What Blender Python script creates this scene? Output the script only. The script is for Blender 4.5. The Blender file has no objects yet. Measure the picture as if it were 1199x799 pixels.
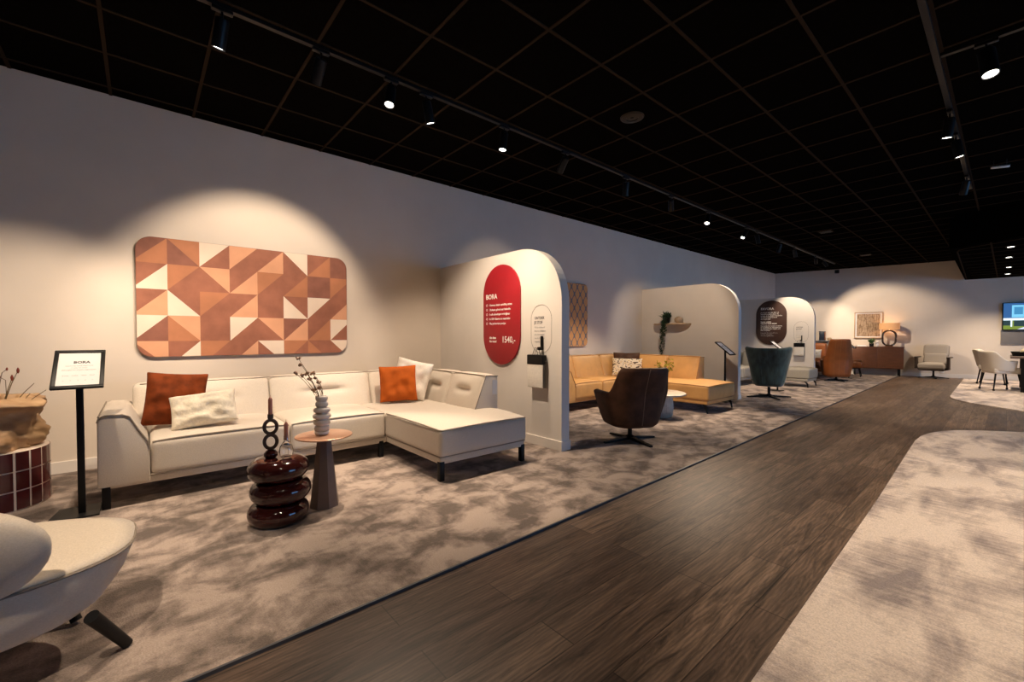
import bpy, bmesh, math, random
from mathutils import Vector, Matrix, noise
R = math.radians
random.seed(7)
SC = bpy.context.scene
COL = SC.collection

# ------------------------------------------------------------------ camera, world, daylight, exposure
cam_data = bpy.data.cameras.new('camera')
cam_data.sensor_fit = 'HORIZONTAL'; cam_data.sensor_width = 36.0
cam_data.lens = 502.029 / 1199 * 36.0
cam_data.shift_y = 5.32 / 1199
cam_data.clip_start = 0.05
cam = bpy.data.objects.new('camera', cam_data); COL.objects.link(cam)
cam.location = (0, 0, 1.18)
cam.rotation_euler = (R(90 - 1.2), 0, 0.858426)
SC.camera = cam

world = bpy.data.worlds.new('daylight'); SC.world = world
world.use_nodes = True
bgn = world.node_tree.nodes['Background']
bgn.inputs['Color'].default_value = (0.22, 0.51, 1.0, 1)
bgn.inputs['Strength'].default_value = 6.0

SC.view_settings.view_transform = 'Standard'
SC.view_settings.look = 'None'
SC.view_settings.exposure = 0.0
SC.view_settings.gamma = 1.0
SC.view_settings.use_curve_mapping = False
SC.cycles.max_bounces = 8
SC.cycles.diffuse_bounces = 4
SC.cycles.sample_clamp_indirect = 4.0
SC.cycles.use_denoising = True

WARM = (1.0, 0.79, 0.58)
CEIL = 3.362
WALLX = -5.334

# ------------------------------------------------------------------ materials
def new_mat(name):
    m = bpy.data.materials.new(name); m.use_nodes = True
    nt = m.node_tree
    return m, nt, nt.nodes['Principled BSDF']

def c4(c): return (c[0], c[1], c[2], 1)

def mat(name, col, rough=0.6, metal=0.0, var=0.0, vscale=8.0, bump=0.0, bscale=60.0, sheen=0.0, coat=0.0, col2=None, detail=4, stretch=None, emit=None, estr=0.0, spec=0.5, trans=0.0):
    m, nt, b = new_mat(name)
    b.inputs['Roughness'].default_value = rough
    b.inputs['Metallic'].default_value = metal
    b.inputs['Specular IOR Level'].default_value = spec
    b.inputs['Base Color'].default_value = c4(col)
    if sheen: b.inputs['Sheen Weight'].default_value = sheen; b.inputs['Sheen Roughness'].default_value = 0.4
    if coat: b.inputs['Coat Weight'].default_value = coat; b.inputs['Coat Roughness'].default_value = 0.05
    if trans: b.inputs['Transmission Weight'].default_value = trans
    tc = nt.nodes.new('ShaderNodeTexCoord')
    vec = tc.outputs['Object']
    if stretch:
        mp = nt.nodes.new('ShaderNodeMapping'); mp.inputs['Scale'].default_value = stretch
        nt.links.new(vec, mp.inputs['Vector']); vec = mp.outputs['Vector']
    if var or col2:
        n = nt.nodes.new('ShaderNodeTexNoise'); n.inputs['Scale'].default_value = vscale; n.inputs['Detail'].default_value = detail
        nt.links.new(vec, n.inputs['Vector'])
        r = nt.nodes.new('ShaderNodeValToRGB')
        lo = col2 if col2 else tuple(x * (1 - var) for x in col)
        hi = col if col2 else tuple(min(1, x * (1 + var)) for x in col)
        r.color_ramp.elements[0].position = 0.32; r.color_ramp.elements[1].position = 0.68
        r.color_ramp.elements[0].color = c4(lo); r.color_ramp.elements[1].color = c4(hi)
        nt.links.new(n.outputs['Fac'], r.inputs['Fac']); nt.links.new(r.outputs['Color'], b.inputs['Base Color'])
    if bump:
        n2 = nt.nodes.new('ShaderNodeTexNoise'); n2.inputs['Scale'].default_value = bscale; n2.inputs['Detail'].default_value = 3
        nt.links.new(vec, n2.inputs['Vector'])
        bp = nt.nodes.new('ShaderNodeBump'); bp.inputs['Strength'].default_value = bump; bp.inputs['Distance'].default_value = 0.01
        nt.links.new(n2.outputs['Fac'], bp.inputs['Height']); nt.links.new(bp.outputs['Normal'], b.inputs['Normal'])
    if emit:
        b.inputs['Emission Color'].default_value = c4(emit); b.inputs['Emission Strength'].default_value = estr
    return m

def carpet_mat(name, light, mid, dark, scale, lo=0.36, hi=0.64, stretch=(1, 1, 1), rot=0.0, streak=0.0, dist=0.5, rgh=0.6, srot=0.0):
    m, nt, b = new_mat(name)
    b.inputs['Roughness'].default_value = 0.95
    b.inputs['Specular IOR Level'].default_value = 0.1
    b.inputs['Sheen Weight'].default_value = 0.15
    tc = nt.nodes.new('ShaderNodeTexCoord')
    mp = nt.nodes.new('ShaderNodeMapping'); mp.inputs['Scale'].default_value = stretch; mp.inputs['Rotation'].default_value = (0, 0, rot)
    nt.links.new(tc.outputs['Object'], mp.inputs['Vector'])
    n = nt.nodes.new('ShaderNodeTexNoise'); n.inputs['Scale'].default_value = scale; n.inputs['Detail'].default_value = 7
    n.inputs['Roughness'].default_value = rgh; n.inputs['Distortion'].default_value = dist
    nt.links.new(mp.outputs['Vector'], n.inputs['Vector'])
    r = nt.nodes.new('ShaderNodeValToRGB')
    e = r.color_ramp.elements
    e[0].position = lo; e[0].color = c4(dark); e[1].position = hi; e[1].color = c4(light)
    k = e.new((lo + hi) / 2); k.color = c4(mid)
    fac = n.outputs['Fac']
    mp3 = nt.nodes.new('ShaderNodeMapping'); mp3.inputs['Scale'].default_value = (3.5, 38, 1); mp3.inputs['Rotation'].default_value = (0, 0, srot)
    nt.links.new(tc.outputs['Object'], mp3.inputs['Vector'])
    sk = nt.nodes.new('ShaderNodeTexNoise'); sk.inputs['Scale'].default_value = 1.0; sk.inputs['Detail'].default_value = 4
    nt.links.new(mp3.outputs['Vector'], sk.inputs['Vector'])
    s1 = nt.nodes.new('ShaderNodeMath'); s1.operation = 'SUBTRACT'; s1.inputs[1].default_value = 0.5; nt.links.new(sk.outputs['Fac'], s1.inputs[0])
    s2 = nt.nodes.new('ShaderNodeMath'); s2.operation = 'MULTIPLY_ADD'; s2.inputs[1].default_value = streak
    nt.links.new(s1.outputs[0], s2.inputs[0]); nt.links.new(fac, s2.inputs[2])
    nt.links.new(s2.outputs[0], r.inputs['Fac'])
    f = nt.nodes.new('ShaderNodeTexNoise'); f.inputs['Scale'].default_value = 160; f.inputs['Detail'].default_value = 2
    nt.links.new(tc.outputs['Object'], f.inputs['Vector'])
    mr = nt.nodes.new('ShaderNodeMapRange'); mr.inputs['From Min'].default_value = 0.3; mr.inputs['From Max'].default_value = 0.7
    mr.inputs['To Min'].default_value = 0.82; mr.inputs['To Max'].default_value = 1.15
    nt.links.new(f.outputs['Fac'], mr.inputs['Value'])
    mx = nt.nodes.new('ShaderNodeMix'); mx.data_type = 'RGBA'; mx.blend_type = 'MULTIPLY'; mx.inputs['Factor'].default_value = 1.0
    nt.links.new(r.outputs['Color'], mx.inputs['A']); nt.links.new(mr.outputs['Result'], mx.inputs['B'])
    nt.links.new(mx.outputs['Result'], b.inputs['Base Color'])
    ad = nt.nodes.new('ShaderNodeMath'); ad.operation = 'MULTIPLY_ADD'; ad.inputs[1].default_value = 3.0
    nt.links.new(n.outputs['Fac'], ad.inputs[0]); nt.links.new(f.outputs['Fac'], ad.inputs[2])
    bp = nt.nodes.new('ShaderNodeBump'); bp.inputs['Strength'].default_value = 0.5; bp.inputs['Distance'].default_value = 0.012
    nt.links.new(ad.outputs['Value'], bp.inputs['Height']); nt.links.new(bp.outputs['Normal'], b.inputs['Normal'])
    return m

def wood_floor_mat():
    m, nt, b = new_mat('wood_planks')
    b.inputs['Roughness'].default_value = 0.42
    b.inputs['Specular IOR Level'].default_value = 0.35
    tc = nt.nodes.new('ShaderNodeTexCoord')
    sp = nt.nodes.new('ShaderNodeSeparateXYZ'); nt.links.new(tc.outputs['Object'], sp.inputs[0])
    cb = nt.nodes.new('ShaderNodeCombineXYZ')
    nt.links.new(sp.outputs['Y'], cb.inputs['X']); nt.links.new(sp.outputs['X'], cb.inputs['Y'])
    br = nt.nodes.new('ShaderNodeTexBrick')
    br.inputs['Scale'].default_value = 1.0
    br.inputs['Brick Width'].default_value = 1.25; br.inputs['Row Height'].default_value = 0.18
    br.inputs['Mortar Size'].default_value = 0.0028; br.inputs['Mortar Smooth'].default_value = 0.2
    br.inputs['Bias'].default_value = 0.0
    br.offset = 0.37
    br.inputs['Color1'].default_value = (0.130, 0.092, 0.070, 1); br.inputs['Color2'].default_value = (0.066, 0.044, 0.034, 1)
    br.inputs['Mortar'].default_value = (0.03, 0.02, 0.015, 1)
    nt.links.new(cb.outputs['Vector'], br.inputs['Vector'])
    mp = nt.nodes.new('ShaderNodeMapping'); mp.inputs['Scale'].default_value = (1.3, 13, 1)
    nt.links.new(cb.outputs['Vector'], mp.inputs['Vector'])
    g = nt.nodes.new('ShaderNodeTexNoise'); g.inputs['Scale'].default_value = 1.6; g.inputs['Detail'].default_value = 8; g.inputs['Roughness'].default_value = 0.72; g.inputs['Distortion'].default_value = 1.2
    nt.links.new(mp.outputs['Vector'], g.inputs['Vector'])
    r = nt.nodes.new('ShaderNodeValToRGB')
    r.color_ramp.elements[0].position = 0.36; r.color_ramp.elements[0].color = (0.40, 0.39, 0.38, 1)
    r.color_ramp.elements[1].position = 0.64; r.color_ramp.elements[1].color = (1.75, 1.68, 1.58, 1)
    nt.links.new(g.outputs['Fac'], r.inputs['Fac'])
    mp2 = nt.nodes.new('ShaderNodeMapping'); mp2.inputs['Scale'].default_value = (1.0, 3.0, 1)
    nt.links.new(cb.outputs['Vector'], mp2.inputs['Vector'])
    wv = nt.nodes.new('ShaderNodeTexWave'); wv.wave_type = 'BANDS'; wv.bands_direction = 'Y'
    wv.inputs['Scale'].default_value = 6; wv.inputs['Distortion'].default_value = 9; wv.inputs['Detail'].default_value = 3; wv.inputs['Detail Scale'].default_value = 0.7
    nt.links.new(mp2.outputs['Vector'], wv.inputs['Vector'])
    mr = nt.nodes.new('ShaderNodeMapRange'); mr.inputs['To Min'].default_value = 0.8; mr.inputs['To Max'].default_value = 1.15
    nt.links.new(wv.outputs['Fac'], mr.inputs['Value'])
    m1 = nt.nodes.new('ShaderNodeMix'); m1.data_type = 'RGBA'; m1.blend_type = 'MULTIPLY'; m1.inputs['Factor'].default_value = 1
    nt.links.new(br.outputs['Color'], m1.inputs['A']); nt.links.new(r.outputs['Color'], m1.inputs['B'])
    m2 = nt.nodes.new('ShaderNodeMix'); m2.data_type = 'RGBA'; m2.blend_type = 'MULTIPLY'; m2.inputs['Factor'].default_value = 1
    nt.links.new(m1.outputs['Result'], m2.inputs['A']); nt.links.new(mr.outputs['Result'], m2.inputs['B'])
    nt.links.new(m2.outputs['Result'], b.inputs['Base Color'])
    bp = nt.nodes.new('ShaderNodeBump'); bp.inputs['Strength'].default_value = 0.25; bp.inputs['Distance'].default_value = 0.004
    nt.links.new(g.outputs['Fac'], bp.inputs['Height']); nt.links.new(bp.outputs['Normal'], b.inputs['Normal'])
    return m

def tile_cyl_mat():
    return mat('burgundy_glaze', (0.085, 0.012, 0.014), rough=0.18, var=0.25, vscale=5, coat=0.4)

def ogee_mat():
    """two-tone lattice of drop shapes for the narrow wall panel"""
    m, nt, b = new_mat('lattice_print')
    b.inputs['Roughness'].default_value = 0.7
    tc = nt.nodes.new('ShaderNodeTexCoord')
    sp = nt.nodes.new('ShaderNodeSeparateXYZ'); nt.links.new(tc.outputs['Object'], sp.inputs[0])
    def math_n(op, a, bb):
        n = nt.nodes.new('ShaderNodeMath'); n.operation = op
        for i, v in enumerate((a, bb)):
            if v is None: continue
            if isinstance(v, (int, float)): n.inputs[i].default_value = v
            else: nt.links.new(v, n.inputs[i])
        return n.outputs[0]
    a = math_n('MULTIPLY', sp.outputs['Y'], 2 * math.pi / 0.165)
    c = math_n('MULTIPLY', sp.outputs['Z'], 2 * math.pi / 0.26)
    f = math_n('ADD', math_n('COSINE', a, None), math_n('COSINE', c, None))
    f = math_n('ABSOLUTE', f, None)
    r = nt.nodes.new('ShaderNodeValToRGB')
    e = r.color_ramp.elements
    e[0].position = 0.28; e[0].color = (0.16, 0.15, 0.17, 1)
    e[1].position = 0.42; e[1].color = (0.62, 0.33, 0.13, 1)
    nt.links.new(f, r.inputs['Fac']); nt.links.new(r.outputs['Color'], b.inputs['Base Color'])
    return m

M = dict(
    wall=mat('wall_paint', (0.68, 0.60, 0.52), rough=0.9, var=0.03, vscale=2, bump=0.05, bscale=120, spec=0.2),
    partition=mat('partition_paint', (0.74, 0.69, 0.64), rough=0.85, var=0.02, vscale=3, spec=0.2),
    ceiling=mat('black_ceiling_tile', (0.0035, 0.0032, 0.003), rough=0.95, var=0.2, vscale=40, spec=0.0),
    grid=mat('ceiling_grid_metal', (0.030, 0.022, 0.017), rough=0.8, var=0.05, spec=0.0),
    black=mat('black_metal', (0.007, 0.007, 0.0075), rough=0.45, var=0.1, spec=0.2),
    satin_black=mat('black_lacquer', (0.02, 0.014, 0.013), rough=0.25, var=0.1),
    lamp_black=mat('black_lamp_metal', (0.006, 0.007, 0.009), rough=0.4, var=0.1, spec=0.25),
    lens=mat('lamp_lens', (1, 1, 1), emit=(1.0, 0.93, 0.82), estr=9.0),
    sofa=mat('cream_weave', (0.64, 0.57, 0.49), rough=0.95, var=0.1, vscale=220, bump=0.25, bscale=420, sheen=0.2, spec=0.1),
    sofa_pipe=mat('cream_piping', (0.25, 0.21, 0.17), rough=0.9, var=0.1, vscale=80),
    chairfab=mat('cream_twill', (0.67, 0.58, 0.47), rough=0.95, var=0.08, vscale=160, bump=0.15, bscale=300, sheen=0.2, spec=0.1, stretch=(1, 1, 3)),
    rust_dark=mat('rust_velvet', (0.17, 0.034, 0.007), rough=0.8, var=0.3, vscale=14, spec=0.15),
    rust=mat('orange_velvet', (0.47, 0.10, 0.013), rough=0.8, var=0.14, vscale=10, spec=0.15),
    cream_knit=mat('cream_tufted', (0.80, 0.72, 0.58), rough=0.95, var=0.1, vscale=30, bump=0.9, bscale=28, sheen=0.3),
    white_pil=mat('white_linen', (0.80, 0.75, 0.68), rough=0.95, var=0.05, vscale=60, bump=0.2, bscale=80),
    oxblood=mat('oxblood_gloss', (0.034, 0.007, 0.006), rough=0.10, var=0.3, vscale=3, coat=0.3, spec=0.4),
    brown_matte=mat('dark_brown_matte', (0.045, 0.026, 0.022), rough=0.55, var=0.15),
    copper=mat('copper_top', (0.62, 0.36, 0.24), rough=0.32, metal=0.55, var=0.06),
    conebrown=mat('brown_lacquer_cone', (0.16, 0.11, 0.09), rough=0.4, metal=0.3, var=0.1),
    vase=mat('grey_ceramic', (0.60, 0.54, 0.50), rough=0.5, var=0.08, vscale=10),
    candle=mat('brown_candle_wax', (0.40, 0.16, 0.11), rough=0.45, var=0.05),
    glass=mat('clear_glass', (1, 1, 1), rough=0.02, trans=1.0),
    stem=mat('dry_stem', (0.13, 0.09, 0.04), rough=0.8, var=0.2),
    bud=mat('dark_red_bud', (0.20, 0.035, 0.02), rough=0.8, var=0.3),
    driedflower=mat('dried_flower', (0.36, 0.22, 0.15), rough=0.9, var=0.4, vscale=60),
    rock=mat('carved_wood', (0.60, 0.40, 0.22), rough=0.6, col2=(0.30, 0.17, 0.08), vscale=5, detail=6, bump=0.5, bscale=12, stretch=(1, 1, 2.4)),
    tile=tile_cyl_mat(),
    grout=mat('pale_grout', (0.82, 0.70, 0.60), rough=0.9, var=0.05),
    paper=mat('paper', (0.70, 0.68, 0.68), rough=0.6, var=0.02),
    ink=mat('ink', (0.05, 0.045, 0.05), rough=0.7),
    greyink=mat('pale_ink', (0.45, 0.43, 0.43), rough=0.7),
    redsign=mat('red_sign', (0.36, 0.010, 0.018), rough=0.45, var=0.04),
    brownsign=mat('brown_sign', (0.060, 0.028, 0.020), rough=0.5, var=0.1),
    white=mat('white_print', (0.85, 0.83, 0.80), rough=0.6),
    A_D=mat('art_maroon', (0.25, 0.095, 0.062), rough=0.75, var=0.12, vscale=9),
    A_B=mat('art_brick', (0.31, 0.115, 0.068), rough=0.75, var=0.14, vscale=7),
    A_O=mat('art_rust', (0.44, 0.175, 0.085), rough=0.75, var=0.08, vscale=7),
    A_P=mat('art_peach', (0.66, 0.33, 0.19), rough=0.75, var=0.05, vscale=7),
    A_W=mat('art_cream', (0.78, 0.64, 0.52), rough=0.75, var=0.03, vscale=7),
    artedge=mat('art_edge', (0.20, 0.10, 0.06), rough=0.7),
    ogee=ogee_mat(),
    camel=mat('camel_leather', (0.60, 0.33, 0.12), rough=0.42, var=0.08, vscale=6, bump=0.08, bscale=120),
    camel_seam=mat('camel_seam', (0.30, 0.13, 0.035), rough=0.6),
    brown_leather=mat('brown_leather', (0.072, 0.033, 0.019), rough=0.6, var=0.3, vscale=9, bump=0.12, bscale=120, spec=0.2),
    seam=mat('pale_seam', (0.26, 0.17, 0.12), rough=0.7),
    cognac=mat('cognac_leather', (0.25, 0.075, 0.018), rough=0.45, var=0.15, vscale=6, bump=0.08, bscale=120),
    teal=mat('green_velvet', (0.040, 0.085, 0.090), rough=0.6, col2=(0.012, 0.028, 0.032), vscale=6, sheen=0.6, stretch=(3, 3, 0.7)),
    greyfab=mat('grey_green_fabric', (0.27, 0.25, 0.215), rough=0.9, var=0.08, vscale=150, bump=0.1, bscale=200),
    greige=mat('greige_fabric', (0.31, 0.275, 0.24), rough=0.9, var=0.06, vscale=150),
    tabletop=mat('pale_stone', (0.62, 0.52, 0.41), rough=0.4, var=0.1, vscale=12),
    tablebase=mat('ribbed_stone', (0.50, 0.47, 0.43), rough=0.7, var=0.12, vscale=18),
    yellowglass=mat('yellow_glass', (0.62, 0.36, 0.03), rough=0.15, var=0.1, coat=0.5),
    yellowleaf=mat('yellow_blossom', (0.42, 0.33, 0.03), rough=0.8, var=0.4, vscale=50),
    leaf=mat('dark_green_leaf', (0.022, 0.055, 0.018), rough=0.55, var=0.5, vscale=30),
    leaf2=mat('green_leaf', (0.06, 0.14, 0.03), rough=0.55, var=0.5, vscale=30),
    wenge=mat('dark_wenge', (0.030, 0.018, 0.013), rough=0.45, var=0.2),
    walnut=mat('walnut', (0.135, 0.052, 0.026), rough=0.4, col2=(0.085, 0.032, 0.016), vscale=5, detail=6, stretch=(1, 1, 14)),
    oak=mat('pale_oak', (0.55, 0.41, 0.27), rough=0.5, var=0.1, vscale=10),
    shade=mat('linen_lampshade', (0.55, 0.36, 0.20), rough=0.9, var=0.06, vscale=60, emit=(1.0, 0.38, 0.11), estr=0.40),
    framewood=mat('frame_oak', (0.40, 0.27, 0.17), rough=0.5, var=0.1),
    steel=mat('brushed_steel', (0.45, 0.47, 0.50), rough=0.3, metal=1.0),
    edge_strip=mat('metal_carpet_edge', (0.10, 0.11, 0.13), rough=0.4, metal=0.7),
    clay=mat('clay_pot', (0.42, 0.30, 0.19), rough=0.6, var=0.1),
    panelgrey=mat('grey_panel', (0.17, 0.165, 0.17), rough=0.7, var=0.03),
    whiteplastic=mat('white_plastic', (0.75, 0.75, 0.75), rough=0.5),
    bread=mat('cream_cloth', (0.62, 0.52, 0.32), rough=0.8, var=0.15, vscale=14),
    whitefab=mat('offwhite_fabric', (0.74, 0.66, 0.55), rough=0.9, var=0.05, vscale=140),
)
def printed_pillow_mat():
    m, nt, b = new_mat('printed_cushion')
    b.inputs['Roughness'].default_value = 0.9
    tc = nt.nodes.new('ShaderNodeTexCoord')
    mp = nt.nodes.new('ShaderNodeMapping'); mp.inputs['Scale'].default_value = (1, 1, 1.7)
    nt.links.new(tc.outputs['Object'], mp.inputs['Vector'])
    n = nt.nodes.new('ShaderNodeTexNoise'); n.inputs['Scale'].default_value = 17; n.inputs['Detail'].default_value = 1
    nt.links.new(mp.outputs['Vector'], n.inputs['Vector'])
    r = nt.nodes.new('ShaderNodeValToRGB'); r.color_ramp.interpolation = 'CONSTANT'
    e = r.color_ramp.elements
    e[0].position = 0; e[0].color = (0.10, 0.07, 0.05, 1); e[1].position = 0.40; e[1].color = (0.80, 0.70, 0.55, 1)
    k = e.new(0.66); k.color = (0.55, 0.36, 0.05, 1)
    nt.links.new(n.outputs['Fac'], r.inputs['Fac']); nt.links.new(r.outputs['Color'], b.inputs['Base Color'])
    return m
M['print'] = printed_pillow_mat()
def sketch_mat():
    m, nt, b = new_mat('line_drawing_print')
    b.inputs['Roughness'].default_value = 0.8
    tc = nt.nodes.new('ShaderNodeTexCoord')
    cols = []
    for st in ((60, 60, 7), (8, 8, 55)):
        mp = nt.nodes.new('ShaderNodeMapping'); mp.inputs['Scale'].default_value = st
        nt.links.new(tc.outputs['Object'], mp.inputs['Vector'])
        n = nt.nodes.new('ShaderNodeTexNoise'); n.inputs['Scale'].default_value = 1.0; n.inputs['Detail'].default_value = 2
        nt.links.new(mp.outputs['Vector'], n.inputs['Vector'])
        r = nt.nodes.new('ShaderNodeValToRGB'); r.color_ramp.elements[0].position = 0.40; r.color_ramp.elements[1].position = 0.5
        r.color_ramp.elements[0].color = (0.30, 0.21, 0.14, 1); r.color_ramp.elements[1].color = (0.60, 0.48, 0.36, 1)
        nt.links.new(n.outputs['Fac'], r.inputs['Fac']); cols.append(r.outputs['Color'])
    mx = nt.nodes.new('ShaderNodeMix'); mx.data_type = 'RGBA'; mx.blend_type = 'MULTIPLY'; mx.inputs['Factor'].default_value = 0.7
    nt.links.new(cols[0], mx.inputs['A']); nt.links.new(cols[1], mx.inputs['B'])
    nt.links.new(mx.outputs['Result'], b.inputs['Base Color'])
    return m
M['sketch'] = sketch_mat()
M['carpet'] = carpet_mat('mottled_taupe_carpet', (0.43, 0.345, 0.295), (0.275, 0.218, 0.187), (0.14, 0.110, 0.094), 4.6, 0.40, 0.58, stretch=(1.0, 0.8, 1), rot=0.75, streak=0.10, dist=0.35, rgh=0.6)
M['rug'] = carpet_mat('pale_streaked_rug', (0.74, 0.63, 0.55), (0.52, 0.435, 0.39), (0.29, 0.245, 0.235), 3.0, 0.34, 0.56, stretch=(1.25, 0.5, 1), rot=-0.9, streak=0.28, dist=0.3, rgh=0.6, srot=1.2)
M['planks'] = wood_floor_mat()

# ------------------------------------------------------------------ mesh helpers
def NB(): return bmesh.new()

def box(bm, x0, x1, y0, y1, z0, z1, bev=0.0, seg=2):
    r = bmesh.ops.create_cube(bm, size=1)
    vs = r['verts']
    for v in vs:
        v.co = Vector(((x0 + x1) / 2 + v.co.x * (x1 - x0), (y0 + y1) / 2 + v.co.y * (y1 - y0), (z0 + z1) / 2 + v.co.z * (z1 - z0)))
    if bev:
        es = {e for v in vs for e in v.link_edges}
        bmesh.ops.bevel(bm, geom=list(es), offset=bev, segments=seg, affect='EDGES', profile=0.5)
    return bm

def softbox(bm, x0, x1, y0, y1, z0, z1, r=0.04, n=6, deform=None, mtx=None):
    """rounded upholstery block, dense enough to be deformed; deform(u,v,w,co) gets coordinates in -1..1"""
    hx, hy, hz = (x1 - x0) / 2, (y1 - y0) / 2, (z1 - z0) / 2
    c = Vector(((x0 + x1) / 2, (y0 + y1) / 2, (z0 + z1) / 2))
    r = min(r, hx * .98, hy * .98, hz * .98)
    def samp(h):
        k = n
        out = [-h, -h + r * .3, -h + r * .65]
        a = h - r
        out += [-a + 2 * a * i / k for i in range(k + 1)] if a > 1e-6 else [0]
        out += [h - r * .65, h - r * .3, h]
        return out
    S = [samp(hx), samp(hy), samp(hz)]
    H = (hx, hy, hz)
    cache = {}
    def vert(p):
        key = tuple(round(q, 6) for q in p)
        if key in cache: return cache[key]
        P = Vector(p)
        inner = Vector([max(-(H[i] - r), min(H[i] - r, P[i])) for i in range(3)])
        d = P - inner
        q = inner + d.normalized() * r if d.length > 1e-9 else P
        if deform:
            q = deform(q.x / hx, q.y / hy, q.z / hz, q.copy())
        q = q + c
        if mtx is not None: q = mtx @ q
        cache[key] = bm.verts.new(q)
        return cache[key]
    for ax in range(3):
        a, b = (ax + 1) % 3, (ax + 2) % 3
        for s in (-1, 1):
            for i in range(len(S[a]) - 1):
                for j in range(len(S[b]) - 1):
                    quad = []
                    for (ii, jj) in ((i, j), (i + 1, j), (i + 1, j + 1), (i, j + 1)):
                        p = [0, 0, 0]; p[ax] = s * H[ax]; p[a] = S[a][ii]; p[b] = S[b][jj]
                        quad.append(vert(p))
                    if s < 0: quad.reverse()
                    try: bm.faces.new(quad)
                    except ValueError: pass
    return bm

def grid(bm, f, nu, nv, close_u=False, close_v=False):
    V = [[bm.verts.new(f(i / (nu if close_u else nu - 1), j / (nv if close_v else nv - 1))) for j in range(nv)] for i in range(nu)]
    for i in range(nu if close_u else nu - 1):
        for j in range(nv if close_v else nv - 1):
            a, b = (i + 1) % nu, (j + 1) % nv
            try: bm.faces.new((V[i][j], V[a][j], V[a][b], V[i][b]))
            except ValueError: pass
    return V

def lathe(bm, prof, n=32, c=(0, 0, 0), cap=True, ax=None):
    c = Vector(c)
    rings = []
    for r, z in prof:
        rings.append([bm.verts.new(c + Vector((max(r, 1e-4) * math.cos(2 * math.pi * i / n), max(r, 1e-4) * math.sin(2 * math.pi * i / n), z))) for i in range(n)])
    for a, b in zip(rings, rings[1:]):
        for i in range(n):
            bm.faces.new((a[i], a[(i + 1) % n], b[(i + 1) % n], b[i]))
    if cap:
        bm.faces.new(list(reversed(rings[0]))); bm.faces.new(rings[-1])
    return bm

def tube(bm, pts, r, n=8, closed=False):
    pts = [Vector(p) for p in pts]
    rad = r if isinstance(r, (list, tuple)) else [r] * len(pts)
    N = len(pts); rings = []
    prev = None
    for i, p in enumerate(pts):
        if closed: t = pts[(i + 1) % N] - pts[i - 1]
        else: t = pts[min(i + 1, N - 1)] - pts[max(i - 1, 0)]
        t.normalize()
        if prev is None:
            up = Vector((0, 0, 1)) if abs(t.z) < 0.9 else Vector((1, 0, 0))
            nrm = up.cross(t).normalized()
        else:
            nrm = (prev - t * prev.dot(t)).normalized()
        prev = nrm
        bn = t.cross(nrm)
        rings.append([bm.verts.new(p + (nrm * math.cos(2 * math.pi * k / n) + bn * math.sin(2 * math.pi * k / n)) * rad[i]) for k in range(n)])
    for i in range(N if closed else N - 1):
        a, b = rings[i], rings[(i + 1) % N]
        for k in range(n):
            bm.faces.new((a[k], a[(k + 1) % n], b[(k + 1) % n], b[k]))
    if not closed:
        bm.faces.new(list(reversed(rings[0]))); bm.faces.new(rings[-1])
    return bm

def prism(bm, poly, fn, d0, d1, bev=0.0):
    """extrude a 2D outline: fn(a, b, d) -> point"""
    A = [bm.verts.new(fn(a, b, d0)) for a, b in poly]
    B = [bm.verts.new(fn(a, b, d1)) for a, b in poly]
    n = len(poly)
    fa = bm.faces.new(A); fb = bm.faces.new(list(reversed(B)))
    for i in range(n):
        bm.faces.new((A[(i + 1) % n], A[i], B[i], B[(i + 1) % n]))
    bmesh.ops.recalc_face_normals(bm, faces=bm.faces[:])
    if bev:
        es = [e for e in list(fa.edges) + list(fb.edges)]
        bmesh.ops.bevel(bm, geom=es, offset=bev, segments=2, affect='EDGES', profile=0.5)
    return bm

def rrect(w, h, r, cx=0, cy=0, n=10):
    out = []
    for (sx, sy, a0) in ((1, 1, 0), (-1, 1, 90), (-1, -1, 180), (1, -1, 270)):
        for i in range(n + 1):
            a = R(a0 + 90 * i / n)
            out.append((cx + sx * (w / 2 - r) + r * math.cos(a), cy + sy * (h / 2 - r) + r * math.sin(a)))
    return out

def pillow_bm(w, h, t, n=16, seed=0, wrinkle=0.012, ear=0.05):
    """thin cushion standing in local XZ, thickness along Y"""
    bm = NB()
    def pt(i, j, s):
        u, v = -1 + 2 * i / n, -1 + 2 * j / n
        x = w / 2 * u * (1 - ear * (1 - v * v)); z = h / 2 * v * (1 - ear * (1 - u * u))
        th = t / 2 * (max(0, (1 - u ** 4)) * max(0, (1 - v ** 4))) ** 0.55
        wr = noise.noise(Vector((u * 2.3 + seed, v * 2.3, s * 3.1 + seed))) * wrinkle * (1 - max(abs(u), abs(v)) ** 6) * 2
        return Vector((x, s * (th + 0.004) + wr, z))
    for s in (-1, 1):
        V = [[bm.verts.new(pt(i, j, s)) for j in range(n + 1)] for i in range(n + 1)]
        for i in range(n):
            for j in range(n):
                q = (V[i][j], V[i + 1][j], V[i + 1][j + 1], V[i][j + 1])
                bm.faces.new(q if s < 0 else tuple(reversed(q)))
    bmesh.ops.remove_doubles(bm, verts=bm.verts[:], dist=0.0085)
    return bm

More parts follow.
